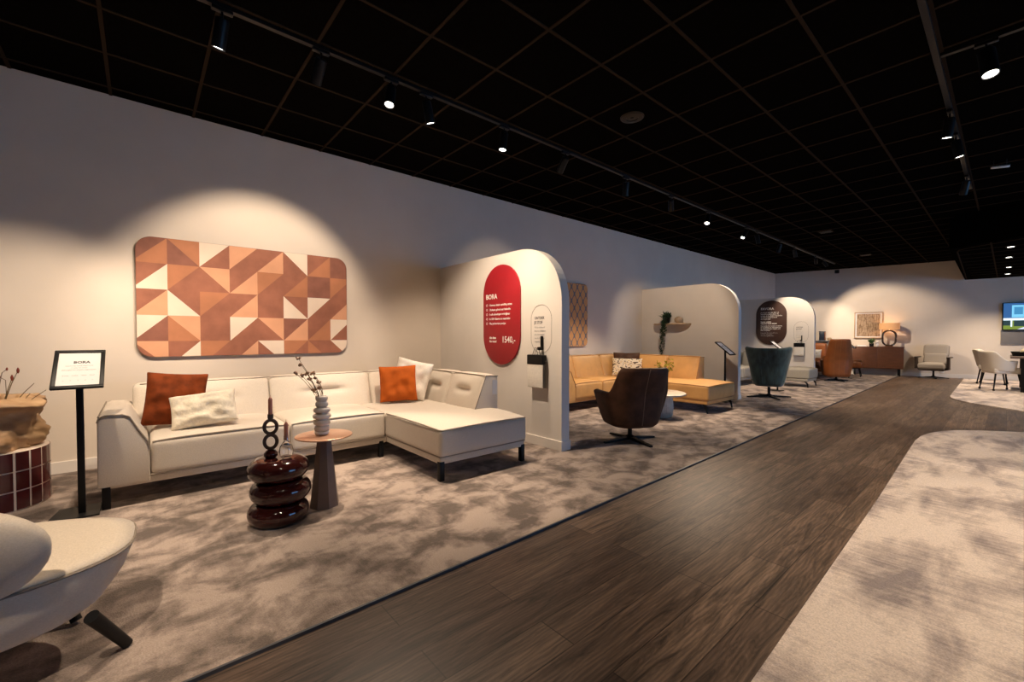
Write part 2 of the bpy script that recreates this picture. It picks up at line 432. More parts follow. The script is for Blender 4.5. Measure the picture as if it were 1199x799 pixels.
def link(name, bm, material, parent=None, smooth=True, origin=(0, 0, 0), subsurf=0, solid=0.0, auto=True):
    if origin != (0, 0, 0):
        bmesh.ops.translate(bm, verts=bm.verts[:], vec=-Vector(origin))
    bmesh.ops.recalc_face_normals(bm, faces=bm.faces[:])
    me = bpy.data.meshes.new(name); bm.to_mesh(me); bm.free()
    mats = material if isinstance(material, (list, tuple)) else [material]
    for m in mats: me.materials.append(m)
    if smooth:
        for p in me.polygons: p.use_smooth = True
        if auto: me.set_sharp_from_angle(angle=R(40))
    o = bpy.data.objects.new(name, me); COL.objects.link(o)
    if parent is not None: o.parent = parent
    if solid:
        md = o.modifiers.new('thickness', 'SOLIDIFY'); md.thickness = solid; md.offset = 0
    if subsurf:
        md = o.modifiers.new('smooth', 'SUBSURF'); md.levels = subsurf; md.render_levels = subsurf
    return o

def tag(o, label=None, cat=None, group=None, kind=None):
    if label: o['label'] = label
    if cat: o['category'] = cat
    if group: o['group'] = group
    if kind: o['kind'] = kind
    return o

def thing(name, label, cat, loc=(0, 0, 0), rz=0.0, group=None):
    o = bpy.data.objects.new(name, None); COL.objects.link(o)
    o.empty_display_size = 0.1
    o.location = loc; o.rotation_euler = (0, 0, rz)
    return tag(o, label, cat, group)

def struct(name, bm, m, parent=None, smooth=False):
    o = link(name, bm, m, parent, smooth)
    if parent is None: o['kind'] = 'structure'
    return o

def text(name, s, size, loc, rot, material, parent=None, align='LEFT', bold=0.0, ext=0.0008, sx=1.0):
    cu = bpy.data.curves.new(name, 'FONT'); cu.body = s; cu.size = size; cu.extrude = ext; cu.align_x = align
    cu.offset = bold; cu.resolution_u = 2
    cu.materials.append(material)
    tmp = bpy.data.objects.new(name + '_outline', cu); COL.objects.link(tmp)
    bpy.context.view_layer.update()
    me = bpy.data.meshes.new_from_object(tmp.evaluated_get(bpy.context.evaluated_depsgraph_get()))
    bpy.data.objects.remove(tmp)
    o = bpy.data.objects.new(name, me); COL.objects.link(o)
    o.location = loc; o.rotation_euler = rot; o.scale = (sx, 1, 1)
    if parent is not None: o.parent = parent
    return o

def copy_tree(o, parent=None):
    c = o.copy(); COL.objects.link(c)
    if parent is not None: c.parent = parent
    for ch in list(o.children): copy_tree(ch, c)
    return c

# ------------------------------------------------------------------ room shell
bm = NB(); box(bm, -5.6, 8.2, -4.2, 20.0, -0.20, -0.012); struct('floor', bm, M['planks'])
bm = NB(); box(bm, -5.6, 8.2, -4.2, 20.0, CEIL, CEIL + 0.12); ceiling = struct('ceiling', bm, M['ceiling'])
# exposed grid of the tile ceiling
bm = NB()
x = -2.768 - 0.6 * 4
while x < 8.1:
    box(bm, x - 0.012, x + 0.012, -4.1, 18.8, CEIL - 0.006, CEIL + 0.001); x += 0.6
y = 2.217 - 0.6 * 10
while y < 18.8:
    box(bm, WALLX, 8.1, y - 0.012, y + 0.012, CEIL - 0.0062, CEIL + 0.001); y += 0.6
struct('ceiling_grid', bm, M['grid'], ceiling)
bm = NB(); box(bm, WALLX - 0.15, WALLX, -4.2, 20.0, -0.02, CEIL); struct('wall_left', bm, M['wall'])
# slightly skewed rear wall
BW0, BW1 = Vector((-5.5, 16.66, 0)), Vector((8.2, 16.7 + 0.234 * 13.53, 0))
bwd = (BW1 - BW0).normalized(); bwn = Vector((bwd.y, -bwd.x, 0))      # bwn points into the room
BWA = math.atan2(bwd.y, bwd.x)
def bwp(x, off=0.0, z=0.0):
    t = (x - BW0.x) / bwd.x
    p = BW0 + bwd * t + bwn * off
    return Vector((p.x, p.y, z))
bm = NB()
prism(bm, [(BW0.x, BW0.y), (BW1.x, BW1.y), (BW1.x - bwn.x * .15, BW1.y - bwn.y * .15), (BW0.x - bwn.x * .15, BW0.y - bwn.y * .15)], lambda a, b, d: Vector((a, b, d)), -0.02, CEIL)
struct('wall_back', bm, M['wall'])
# shop-window side: piers and spandrels with open glazing bays, and the wall behind the viewer
bm = NB()
box(bm, 8.0, 8.2, -4.2, 6.2, -0.02, CEIL); box(bm, 8.0, 8.2, 13.4, 20.0, -0.02, CEIL)
for yy in (8.4, 10.9): box(bm, 8.0, 8.2, yy, yy + 0.3, -0.02, CEIL)
box(bm, 8.0, 8.2, 6.2, 13.4, 2.9, CEIL); box(bm, 8.0, 8.2, 6.2, 13.4, -0.02, 0.25)
struct('wall_right', bm, M['wall'])
bm = NB(); box(bm, -5.6, 8.2, -4.3, -4.1, -0.02, CEIL); struct('wall_front', bm, M['wall'])
bm = NB(); box(bm, WALLX, WALLX + 0.014, -4.1, 16.6, -0.012, 0.10, 0.003); struct('baseboard_left', bm, M['partition'])
bm = NB()
a, b = bwp(-5.3), bwp(8.0)
prism(bm, [(a.x, a.y), (b.x, b.y), (b.x + bwn.x * .014, b.y + bwn.y * .014), (a.x + bwn.x * .014, a.y + bwn.y * .014)], lambda p, q, d: Vector((p, q, d)), -0.012, 0.10)
struct('baseboard_back', bm, M['partition'])
# dropped ceiling box at the far right
bm = NB()
prism(bm, [(-0.74, 11.25), (0.13, 10.65), (1.2, 10.3), (8.0, 10.3), (8.0, 18.6), (-0.83, 17.62)], lambda a, b, d: Vector((a, b, d)), 2.78, CEIL - 0.001)
soffit = struct('ceiling_soffit', bm, M['ceiling'])
bm = NB()
for xx in (-0.22, 0.38, 0.98):
    box(bm, xx - 0.012, xx + 0.012, 10.9, 17.6, 2.774, 2.781)
yy = 11.6
while yy < 17.6:
    box(bm, -0.66, 4.0, yy - 0.012, yy + 0.012, 2.7738, 2.781); yy += 0.6
tube(bm, [(-0.79, 17.5, 2.782), (-0.66, 11.75, 2.782), (-0.62, 11.45, 2.782), (-0.45, 11.25, 2.782), (0.2, 10.85, 2.782), (1.2, 10.5, 2.782)], 0.014, 6)
struct('soffit_grid', bm, M['grid'], soffit)

# carpets
def edge_x(y): return -1.825 - (y - 0.1) * 0.0192
bm = NB()
prism(bm, [(WALLX, -4.1), (edge_x(-4.1), -4.1), (edge_x(17.2), 17.2), (-2.3, 17.25), (WALLX, 16.68)], lambda a, b, d: Vector((a, b, d)), -0.012, 0.0)
tag(link('carpet', bm, M['carpet'], smooth=False), 'long mottled taupe carpet along the wall under the sofas and partitions', 'carpet')
bm = NB()
prism(bm, [(edge_x(-4.1), -4.1), (edge_x(-4.1) + 0.012, -4.1), (edge_x(17.2) + 0.012, 17.2), (edge_x(17.2), 17.2)], lambda a, b, d: Vector((a, b, d)), -0.012, 0.002)
struct('trim_1', bm, M['edge_strip'])
bm = NB()
prism(bm, [(-0.45, -4.0), (-0.555, 1.56), (-0.60, 4.0), (-0.66, 6.1), (-0.672, 6.6), (-0.66, 6.95), (-0.61, 7.25), (-0.53, 7.52), (-0.40, 7.75), (-0.2, 7.95), (0.15, 8.2), (0.6, 8.35), (1.2, 8.4), (7.9, 8.4), (7.9, -4.0)], lambda a, b, d: Vector((a, b, d)), -0.012, 0.004)
tag(link('rug', bm, M['rug'], smooth=False), 'large pale streaked rug with rounded corner beside the wooden aisle', 'rug')
bm = NB()
prism(bm, [(-0.80, 17.4), (-0.74, 12.1), (-0.70, 11.75), (-0.60, 11.45), (-0.42, 11.15), (-0.1, 10.8), (0.2, 10.52), (0.6, 10.3), (1.2, 10.2), (7.9, 10.2), (7.9, 18.5)], lambda a, b, d: Vector((a, b, d)), -0.012, 0.004)
tag(link('rug', bm, M['rug'], smooth=False), 'pale rug under the dining table and white dining chairs', 'rug')

# ------------------------------------------------------------------ partitions with a rounded shoulder
def partition(name, y, xend, h, r, thick):
    prof = [(WALLX, 0), (WALLX, h), (xend - r, h)]
    for i in range(1, 17):
        a = R(90 - 90 * i / 16)
        # a touch squarer than a circle
        ca, sa = math.cos(a), math.sin(a)
        prof.append((xend - r + r * ca ** 0.9, h - r + r * sa ** 0.9 if sa > 1e-6 else h - r))
    prof += [(xend, 0)]
    bm = NB(); prism(bm, prof, lambda a, b, d: Vector((a, d, b)), y, y + thick)
    p = struct(name, bm, M['partition'])
    bm = NB()
    box(bm, WALLX, xend + 0.013, y - 0.013, y + thick + 0.013, 0, 0.10, 0.003)
    struct('baseboard', bm, M['partition'], p)
    return p
P1Y, P2Y, P3Y = 3.25, 8.42, 13.15
partition('wall_partition', P1Y, -2.985, 2.16, 0.66, 0.115)
partition('wall_partition', P2Y, -3.29, 2.22, 0.62, 0.115)
partition('wall_partition', P3Y, -3.28, 2.24, 0.62, 0.115)

# ------------------------------------------------------------------ lighting tracks and spotlights
TZ = CEIL - 0.03
bm = NB(); box(bm, -3.43, -3.39, -3.5, 15.6, TZ, CEIL - 0.002, 0.002, 1)
tag(link('lighting_track', bm, M['lamp_black']), 'long black ceiling lighting track running parallel to the wall', 'lighting track')
bm = NB(); box(bm, -0.42, -0.38, -2.0, 9.2, TZ, CEIL - 0.002, 0.002, 1)
tag(link('lighting_track', bm, M['lamp_black']), 'black lighting track above the edge of the aisle and pale rug', 'lighting track')
bm = NB(); box(bm, -0.378, 4.0, 4.67, 4.71, TZ, CEIL - 0.002, 0.002, 1)
tag(link('lighting_track', bm, M['lamp_black']), 'short black lighting track crossing at a right angle over the rug', 'lighting track')

def spot_lamp(loc_xy, target, power, angle, label, col=WARM, length=0.17, rad=0.041, blend=0.5, on=True, group='black track spotlights', trackdir='y'):
    x, y = loc_xy
    piv = Vector((x, y, TZ - 0.045))
    root = thing('spotlight', label, 'spotlight', (x, y, TZ), 0, group)
    bm = NB()
    if trackdir == 'y': box(bm, -0.018, 0.018, -0.06, 0.06, -0.022, 0.0, 0.003)
    else: box(bm, -0.06, 0.06, -0.018, 0.018, -0.022, 0.0, 0.003)
    tube(bm, [(0, 0, -0.02), (0, 0, -0.075)], 0.007, 8)
    link('track_adapter', bm, M['lamp_black'], root)
    d = (Vector(target) - piv).normalized()
    q = d.to_track_quat('-Z', 'Y')
    mt = Matrix.Translation((0, 0, -0.075)) @ q.to_matrix().to_4x4()
    bm = NB()
    lathe(bm, [(rad * .9, 0.01), (rad, 0.0), (rad, -length), (rad * .9, -length), (rad * .86, -length + 0.014)], 24)
    bmesh.ops.transform(bm, matrix=mt, verts=bm.verts[:])
    hs = link('housing', bm, M['lamp_black'], root)
    bm = NB()
    lathe(bm, [(0.001, -length + 0.012), (rad * .84, -length + 0.012), (rad * .84, -length + 0.006), (0.001, -length + 0.004)], 24)
    bmesh.ops.transform(bm, matrix=mt, verts=bm.verts[:])
    link('lens', bm, M['lens'], hs)
    ld = bpy.data.lights.new('spot_beam', 'SPOT'); ld.energy = power; ld.color = col; ld.spot_size = R(angle); ld.spot_blend = blend; ld.shadow_soft_size = 0.035
    lo = bpy.data.objects.new('spot_beam', ld); COL.objects.link(lo); lo.parent = root
    lo.matrix_local = Matrix.Translation(Vector((0, 0, -0.075)) + d * (length + 0.01)) @ q.to_matrix().to_4x4()
    return root

TX = -3.41
ORD = ['first', 'second', 'third', 'fourth', 'fifth', 'sixth', 'seventh', 'eighth', 'ninth', 'tenth', 'eleventh', 'twelfth', 'thirteenth', 'fourteenth', 'fifteenth']
wallspots = [  # y, target, power, cone
    (0.43, (-4.6, 0.1, 0.3), 200, 84),
    (1.05, (-5.33, 0.95, 1.40), 240, 68),
    (1.61, (-2.75, 0.9, 0.0), 250, 66),
    (1.94, (-3.75, 2.85, 0.6), 230, 96),
    (2.84, (-3.5, 2.45, 0.0), 140, 66),
    (3.77, (-5.33, 4.3, 1.6), 30, 60),
    (4.98, (-4.2, 5.9, 0.3), 300, 70),
    (6.16, (-4.6, 8.42, 1.2), 130, 60),
    (7.40, (-3.0, 5.6, 0.0), 320, 70),
    (9.04, (-4.0, 7.2, 0.5), 160, 60),
    (9.59, (-3.0, 10.3, 0.0), 330, 70),
    (10.97, (-4.4, 11.6, 0.3), 200, 66),
    (11.95, (-3.4, 13.15, 1.6), 230, 66),
    (13.70, (-4.0, 17.0, 1.1), 430, 42),
    (14.45, (-2.5, 17.3, 1.35), 400, 58),
]
for i, (y, tgt, pw, ang) in enumerate(wallspots):
    spot_lamp((TX, y), tgt, pw, ang, '%s black spotlight from the near end of the long track by the wall' % ORD[i])
spot_lamp((-0.14, 4.69), (0.3, 3.9, 0), 230, 84, 'largest looking black spotlight on the short crossing track', trackdir='x', length=0.2, rad=0.048)
spot_lamp((-0.40, 5.87), (-0.75, 6.2, 0), 150, 66, 'upper of two tilted black spotlights on the aisle track')
spot_lamp((-0.40, 6.59), (0.2, 7.0, 0), 180, 66, 'lower of two tilted black spotlights on the aisle track')
spot_lamp((-0.40, 8.39), (-1.2, 10.2, 0), 380, 90, 'small black spotlight at the far end of the aisle track')
# further lamps of the same tracks, overhead and beyond the frame, one added fill
spot_lamp((0.9, 4.69), (1.1, 3.4, 0), 200, 84, 'black spotlight on the crossing track beyond the first one', trackdir='x', length=0.2, rad=0.048)
spot_lamp((-0.40, 1.7), (0.6, 2.4, 0), 150, 70, 'black spotlight on the aisle track overhead')
spot_lamp((TX, -0.55), (-4.7, -0.75, 0.9), 190, 70, 'black spotlight above the tiled plinth on the wall track')
spot_lamp((-0.40, 0.5), (-2.9, 0.75, 0.2), 80, 40, 'black spotlight aimed at the oxblood table from the aisle track')  # added lamp out of view, brightens the side tables and nearby carpet
spot_lamp((-0.40, -0.6), (-2.15, -0.55, 0.3), 340, 40, 'black spotlight above the cream lounge seat on the aisle track')

# recessed lamps in the dropped ceiling box
for i, (x, y) in enumerate([(0.0, 11.7), (-0.02, 13.2), (-0.02, 15.1), (-0.04, 16.7)]):
    root = thing('downlight', '%s recessed downlight from the near edge of the dropped ceiling' % ORD[i], 'downlight', (x, y, 2.775), 0, 'recessed downlights in the dropped ceiling')
    bm = NB(); lathe(bm, [(0.062, -0.006), (0.062, 0.004), (0.046, 0.004), (0.046, -0.006)], 24, cap=False); bmesh.ops.remove_doubles(bm, verts=bm.verts[:], dist=1e-5)
    link('trim_ring', bm, M['lamp_black'], root)
    bm = NB(); lathe(bm, [(0.001, -0.003), (0.045, -0.003), (0.045, 0.003), (0.001, 0.003)], 20); link('lens', bm, M['lens'], root)
    ld = bpy.data.lights.new('downlight_beam', 'SPOT'); ld.energy = (150, 150, 200, 300)[i]; ld.color = WARM; ld.spot_size = R(112); ld.spot_blend = 0.8; ld.shadow_soft_size = 0.04
    lo = bpy.data.objects.new('downlight_beam', ld); COL.objects.link(lo); lo.parent = root; lo.location = (0, 0, -0.02)
# white bar put in for a track bracket's highlight, speaker, detectors
root = thing('bracket_glint', 'slim white emergency light bar hanging at the dark ceiling', 'light', (-0.10, 8.05, CEIL - 0.10), R(28))
bm = NB(); box(bm, -0.085, 0.085, -0.012, 0.012, 0.0, 0.02, 0.004); link('glint_bar', bm, M['white'], root)
bm = NB(); box(bm, -0.09, 0.09, -0.015, 0.015, 0.02, 0.035, 0.003); tube(bm, [(-0.06, 0, 0.03), (-0.06, 0, 0.10)], 0.003, 6); tube(bm, [(0.06, 0, 0.03), (0.06, 0, 0.10)], 0.003, 6); link('housing', bm, M['lamp_black'], root)
root = thing('ceiling_speaker', 'round black speaker grille set in the ceiling tile', 'speaker', (-2.48, 3.72, CEIL))
bm = NB(); lathe(bm, [(0.115, 0.0), (0.115, -0.006), (0.10, -0.010), (0.10, 0.0)], 32); link('rim', bm, M['lamp_black'], root)
bm = NB(); lathe(bm, [(0.098, -0.006), (0.098, -0.012), (0.06, -0.016), (0.055, -0.008), (0.02, -0.010), (0.015, -0.016), (0.001, -0.018)], 32); link('grille', bm, M['lamp_black'], root)
for (x, y, lab) in ((-2.51, 10.76, 'grey rectangular ceiling vent nearer the middle of the hall'), (-2.52, 14.6, 'grey rectangular ceiling vent close to the back wall')):
    root = thing('ceiling_vent', lab, 'vent', (x, y, CEIL), 0, 'ceiling vents')
    bm = NB(); box(bm, -0.12, 0.12, -0.12, 0.12, -0.014, -0.002, 0.003); link('frame', bm, M['grid'], root)
    bm = NB()
    for k in range(5): box(bm, -0.10, 0.10, -0.09 + k * 0.04, -0.075 + k * 0.04, -0.02, -0.013)
    link('slats', bm, M['black'], root)
p = bwp(-3.67, 0.002, 3.28)
root = thing('wall_projector', 'small black device mounted high on the back wall', 'device', p, BWA)
bm = NB(); softbox(bm, -0.06, 0.06, -0.13, -0.02, -0.06, 0.05, 0.02, 2); link('body', bm, M['lamp_black'], root)
bm = NB(); box(bm, -0.03, 0.03, -0.03, 0.0, -0.04, 0.04); link('bracket', bm, M['black'], root)

# ------------------------------------------------------------------ corner sofas
def bulge(amt, axes='z', sides=0.0):
    def f(u, v, w, q):
        if 'z' in axes and w > 0:
            q.z += amt * (1 - u ** 4) * (1 - v ** 4) * max(0, w)
        if sides:
            q.x += sides * (1 - v * v) * (1 - w * w) * u
        return q
    return f

def corner_sofa(name, label, cat_label, Y0, seatx, chaise_x, ychaise0, ychaise1, fab, pipe, style, xback=-4.93, ret_end=-3.50, hz=0.78):
    """L shaped sofa against the wall: arm at Y0, seats facing +X, chaise running out between ychaise0 and ychaise1 with a return back behind it"""
    o = (xback, Y0, 0)
    root = thing(name, label, 'sofa', o)
    def part(nm, bm, m=fab, par=None, **k): return link(nm, bm, m, par if par is not None else root, origin=o, **k)
    yb = ychaise1 + 0.06
    # base frame
    bm = NB()
    softbox(bm, xback + 0.03, seatx - 0.02, Y0 + 0.02, ychaise0 + 0.02, 0.135, 0.20, 0.02, 3)
    softbox(bm, xback + 0.03, chaise_x - 0.02, ychaise0 + 0.015, ychaise1 - 0.01, 0.135, 0.20, 0.02, 3)
    part('base_frame', bm)
    # arm: wedge, slim on top
    ya = Y0 + 0.27
    bm = NB()
    prof = [(Y0, 0.155), (Y0 + 0.002, 0.60), (Y0 + 0.012, 0.632), (Y0 + 0.04, 0.645), (Y0 + 0.13, 0.642), (Y0 + 0.165, 0.625), (ya - 0.06, 0.53), (ya - 0.01, 0.44), (ya, 0.38), (ya, 0.155)]
    prism(bm, prof, lambda a, b, d: Vector((d, a, b)), xback + 0.02, seatx + 0.005, bev=0.014)
    part('armrest', bm)
    if pipe is not None:
        bm = NB(); tube(bm, [(seatx + 0.004, a, b) for a, b in prof[1:9]], 0.0055, 6)
        tube(bm, [(xback + 0.05, Y0 + 0.008, 0.64), (seatx, Y0 + 0.008, 0.638)], 0.0055, 6)
        part('piping', bm, pipe)
    # seats
    n = 2
    ys = [ya + 0.002, (ya + ychaise0) / 2 + 0.03, ychaise0]
    for i in range(n):
        a, b = ys[i] + 0.002, ys[i + 1] - 0.002
        bm = NB(); softbox(bm, xback + 0.1, seatx, a, b, 0.19, 0.435, 0.035, 8, bulge(0.03))
        s = part('seat_cushion', bm)
        if pipe is not None:
            bm = NB(); tube(bm, [(seatx - 0.012, a + 0.01 + (b - a - 0.02) * t / 10, 0.428 + 0.012 * (1 - (2 * t / 10 - 1) ** 4)) for t in range(11)], 0.006, 6)
            part('piping', bm, pipe, s)
    def chdef(u, v, w, q):
        if w > 0: q.z += (0.016 * (1 - u ** 6) * (1 - v ** 6) + 0.02 * math.exp(-((u - 0.62) / 0.25) ** 2) * math.exp(-((v - 0.9) / 0.5) ** 2)) * w
        if u > 0.5: q.x += 0.012 * (1 - v ** 2) * (1 - w * w)
        return q
    bm = NB(); softbox(bm, xback + 0.1, chaise_x, ychaise0 + 0.003, ychaise1, 0.195, 0.425, 0.035, 10, chdef)
    s = part('chaise_cushion', bm)
    if pipe is not None:
        bm = NB()
        tube(bm, [(seatx, ychaise0 + 0.006, 0.424), (seatx + 0.3, ychaise0 + 0.006, 0.428), (chaise_x - 0.3, ychaise0 + 0.006, 0.427), (chaise_x - 0.03, ychaise0 + 0.008, 0.42), (chaise_x - 0.008, ychaise0 + 0.03, 0.416)]
             + [(chaise_x - 0.004, ychaise0 + 0.03 + (ychaise1 - ychaise0 - 0.05) * t / 8, 0.416 + 0.008 * math.sin(math.pi * t / 8)) for t in range(1, 9)], 0.006, 6)
        part('piping', bm, pipe, s)
        bm = NB()
        tube(bm, [(seatx - 0.01, Y0 + 0.05, 0.196), (seatx - 0.01, ychaise0, 0.196)], 0.006, 6)
        tube(bm, [(seatx, ychaise0 + 0.012, 0.2), (chaise_x - 0.012, ychaise0 + 0.012, 0.2), (chaise_x - 0.01, ychaise1 - 0.02, 0.2)], 0.006, 6)
        part('piping', bm, pipe)
    # backs: leaning slabs with a tuck in the middle
    fy = yb - 0.30                                   # front plane of the return back at seat level
    def back_slab(a, b, along='y', tuck=True, fx=xback + 0.31):
        """leaning back cushion; fx is its front plane at seat level"""
        L = b - a
        def f(u, v, w, q):
            t = (w + 1) / 2; k = (u + 1) / 2
            if u > 0:
                q.x += 0.022 * (1 - v ** 4) * (1 - w ** 2) * u
                if tuck:
                    d = math.exp(-(abs(v) / 0.42) ** 4)
                    q.x -= 0.042 * d * math.exp(-((w - 0.22) / 0.13) ** 2) * u
                    q.x += 0.012 * d * math.exp(-((w - 0.60) / 0.2) ** 2) * u
            q.x -= 0.14 * t * k
            q.z += 0.008 * (1 - v ** 4) * max(0, w)
            return q
        bm = NB()
        if along == 'y':
            softbox(bm, fx - 0.29, fx, a + 0.002, b - 0.002, 0.36, hz, 0.045, 18, f)
        else:
            softbox(bm, -0.29, 0.0, -L / 2 + 0.002, L / 2 - 0.002, 0.36, hz, 0.045, 18, f)
            bmesh.ops.transform(bm, matrix=Matrix.Translation(((a + b) / 2, fx, 0)) @ Matrix.Rotation(R(-90), 4, 'Z'), verts=bm.verts[:])
        return bm
    backy = [Y0 + 0.17, (Y0 + 0.17) + (ychaise0 + 0.15 - Y0 - 0.17) * 0.5, ychaise0 + 0.15, fy + 0.10]
    for i in range(3):
        part('back_cushion', back_slab(backy[i], backy[i + 1], tuck=(i < 2 and fab is M['sofa'])))
    xs = [xback + 0.32, ret_end - 0.60, ret_end]
    for i in range(2):
        part('back_cushion', back_slab(xs[i], xs[i + 1], along='x', fx=fy, tuck=fab is M['sofa']))
    # end panel of the return back and outer shell
    bm = NB()
    prof = [(fy - 0.02, 0.30), (yb, 0.30), (yb, hz - 0.01), (yb - 0.15, hz), (fy + 0.01, 0.45)]
    prism(bm, prof, lambda a, b, d: Vector((d, a, b)), ret_end - 0.05, ret_end + 0.012, bev=0.01)
    e = part('back_end_panel', bm)
    bm = NB(); box(bm, xback - 0.005, xback + 0.10, Y0 + 0.20, yb, 0.14, hz - 0.03, 0.03, 3); box(bm, xback, ret_end - 0.03, yb - 0.10, yb - 0.001, 0.2, hz - 0.03, 0.03, 3)
    part('back_shell', bm)
    if pipe is not None:
        bm = NB(); tube(bm, [(ret_end + 0.012, a, b) for a, b in (prof[4], prof[3], prof[2])], 0.005, 6)
        tube(bm, [(xback + 0.165, Y0 + 0.22, hz), (xback + 0.165, fy, hz)], 0.004, 6)
        tube(bm, [(xback + 0.35, fy + 0.14, hz + 0.002), (ret_end, fy + 0.14, hz)], 0.005, 6)
        part('piping', bm, pipe)
    # legs
    for (lx, ly) in ((seatx - 0.04, Y0 + 0.04), (seatx - 0.04, ychaise0 - 0.04), (chaise_x - 0.04, ychaise0 + 0.035), (chaise_x - 0.04, ychaise1 - 0.035), (xback + 0.1, Y0 + 0.06), (xback + 0.1, ychaise1 - 0.1)):
        bm = NB()
        if style == 'block':
            box(bm, lx - 0.022, lx + 0.022, ly - 0.022, ly + 0.022, 0.0, 0.16, 0.003)
        else:
            tube(bm, [(lx - 0.06, ly, 0.145), (lx - 0.02, ly, 0.115), (lx, ly, 0.08), (lx + 0.012, ly, 0.004)], [0.014, 0.02, 0.018, 0.013], 8)
        part('leg', bm, M['black'])
    return root

sofa = corner_sofa('corner_sofa', 'large cream corner sofa with dark piping beneath the geometric wall panel', 'sofa', -0.237, -3.972, -2.972, 1.80, 2.755, M['sofa'], M['sofa_pipe'], 'block')
bm = NB(); box(bm, -3.483, -3.481, 2.74, 2.805, 0.58, 0.73); o = link('price_tag', bm, M['paper'], sofa, origin=(-4.93, -0.237, 0), smooth=False); o['label'] = 'white price tag'
camel = corner_sofa('corner_sofa', 'camel leather corner sofa in the bay between the first two partitions', 'sofa', 4.86, -4.42, -2.95, 6.47, 7.42, M['camel'], M['camel_seam'], 'curved', ret_end=-3.50, xback=-5.27, hz=0.83)
grey = corner_sofa('corner_sofa', 'grey green fabric corner sofa behind the green velvet armchair', 'sofa', 9.75, -4.1, -2.97, 11.55, 12.25, M['greyfab'], None, 'curved', ret_end=-3.75, xback=-4.95, hz=0.80)

# cushions on the sofas
def cushion(label, w, h, t, loc, rot, m, seed, group=None, name='cushion', wr=0.012):
    bm = pillow_bm(w, h, t, 18, seed, wr)
    o = link(name, bm, m, None, subsurf=1, auto=False)
    o.location = loc; o.rotation_euler = rot
    return tag(o, label, 'cushion', group)
# local XZ face, -Y is front; rotate +90 about Z so that the face looks towards +X
cushion('dark rust velvet cushion against the armrest of the cream sofa', 0.42, 0.45, 0.13, (-4.43, 0.205, 0.672), (R(-17), R(5), R(84)), M['rust_dark'], 1.0, wr=0.02)
cushion('cream tufted rectangular cushion lying in front of the dark rust cushion', 0.46, 0.29, 0.13, (-4.22, 0.375, 0.597), (R(-28), R(-6), R(82)), M['cream_knit'], 2.0, wr=0.02)
cushion('orange velvet square cushion in the corner of the cream sofa', 0.42, 0.42, 0.13, (-4.455, 2.165, 0.655), (R(-14), R(-2), R(66)), M['rust'], 3.0, wr=0.018)
cushion('white linen cushion behind the orange velvet one', 0.46, 0.46, 0.12, (-4.53, 2.365, 0.69), (R(-12), R(12), R(40)), M['white_pil'], 4.0, wr=0.018)
cushion('white cushion with dark and yellow printed motif on the camel sofa', 0.58, 0.36, 0.13, (-4.70, 6.93, 0.60), (R(-14), 0, R(30)), M['print'], 5.0)
cushion('brown leather cushion half hidden behind the printed cushion', 0.52, 0.44, 0.13, (-4.81, 7.065, 0.665), (R(-12), 0, R(28)), M['brown_leather'], 6.0)

# ------------------------------------------------------------------ art panels on the wall
def clip_poly(sub, clip):
    def inside(p, a, b): return (b[0] - a[0]) * (p[1] - a[1]) - (b[1] - a[1]) * (p[0] - a[0]) >= -1e-9
    def inter(p, q, a, b):
        dx, dy = q[0] - p[0], q[1] - p[1]; ex, ey = b[0] - a[0], b[1] - a[1]
        den = dx * ey - dy * ex
        t = ((a[0] - p[0]) * ey - (a[1] - p[1]) * ex) / den
        return (p[0] + t * dx, p[1] + t * dy)
    out = list(sub)
    for i in range(len(clip)):
        a, b = clip[i], clip[(i + 1) % len(clip)]
        src, out = out, []
        for k in range(len(src)):
            p, q = src[k - 1], src[k]
            if inside(q, a, b):
                if not inside(p, a, b): out.append(inter(p, q, a, b))
                out.append(q)
            elif inside(p, a, b): out.append(inter(p, q, a, b))
        if not out: return []
    return out
AY0, AY1, AZ0, AZ1 = -0.035, 1.905, 0.985, 2.125
ART = ['/DO \\OD /WB /PB /BP \\WB /BO =D',
       '/BW /OB \\PB /BP /OB /BO =D /OB',
       '/BP \\BW /OB /BP =B \\BW /WB /BP',
       '/WD \\PO =B /WB \\PB /DP /BO /WB',
       '\\PB /BW /OB /BP \\WB /OB \\BO \\WB']
root = thing('wall_panel', 'wide wall panel with geometric terracotta triangle pattern above the cream sofa', 'wall art', (WALLX, (AY0 + AY1) / 2, (AZ0 + AZ1) / 2))
org = (WALLX, (AY0 + AY1) / 2, (AZ0 + AZ1) / 2)
outline = rrect(AY1 - AY0, AZ1 - AZ0, 0.125, (AY0 + AY1) / 2, (AZ0 + AZ1) / 2, 12)
bm = NB(); prism(bm, outline, lambda a, b, d: Vector((d, a, b)), WALLX + 0.002, WALLX + 0.032)
link('backing_board', bm, M['artedge'], root, origin=org)
bm = NB()
keys = ['D', 'B', 'O', 'P', 'W']
ye = [AY0 - 0.03, 0.195, 0.4475, 0.70, 0.9525, 1.205, 1.4575, 1.71, 1.9625]
ze = [AZ1, AZ1 - 0.247, AZ1 - 0.494, AZ1 - 0.741, AZ1 - 0.988, AZ1 - 1.235]
clipo = rrect(AY1 - AY0 - 0.004, AZ1 - AZ0 - 0.004, 0.123, (AY0 + AY1) / 2, (AZ0 + AZ1) / 2, 12)
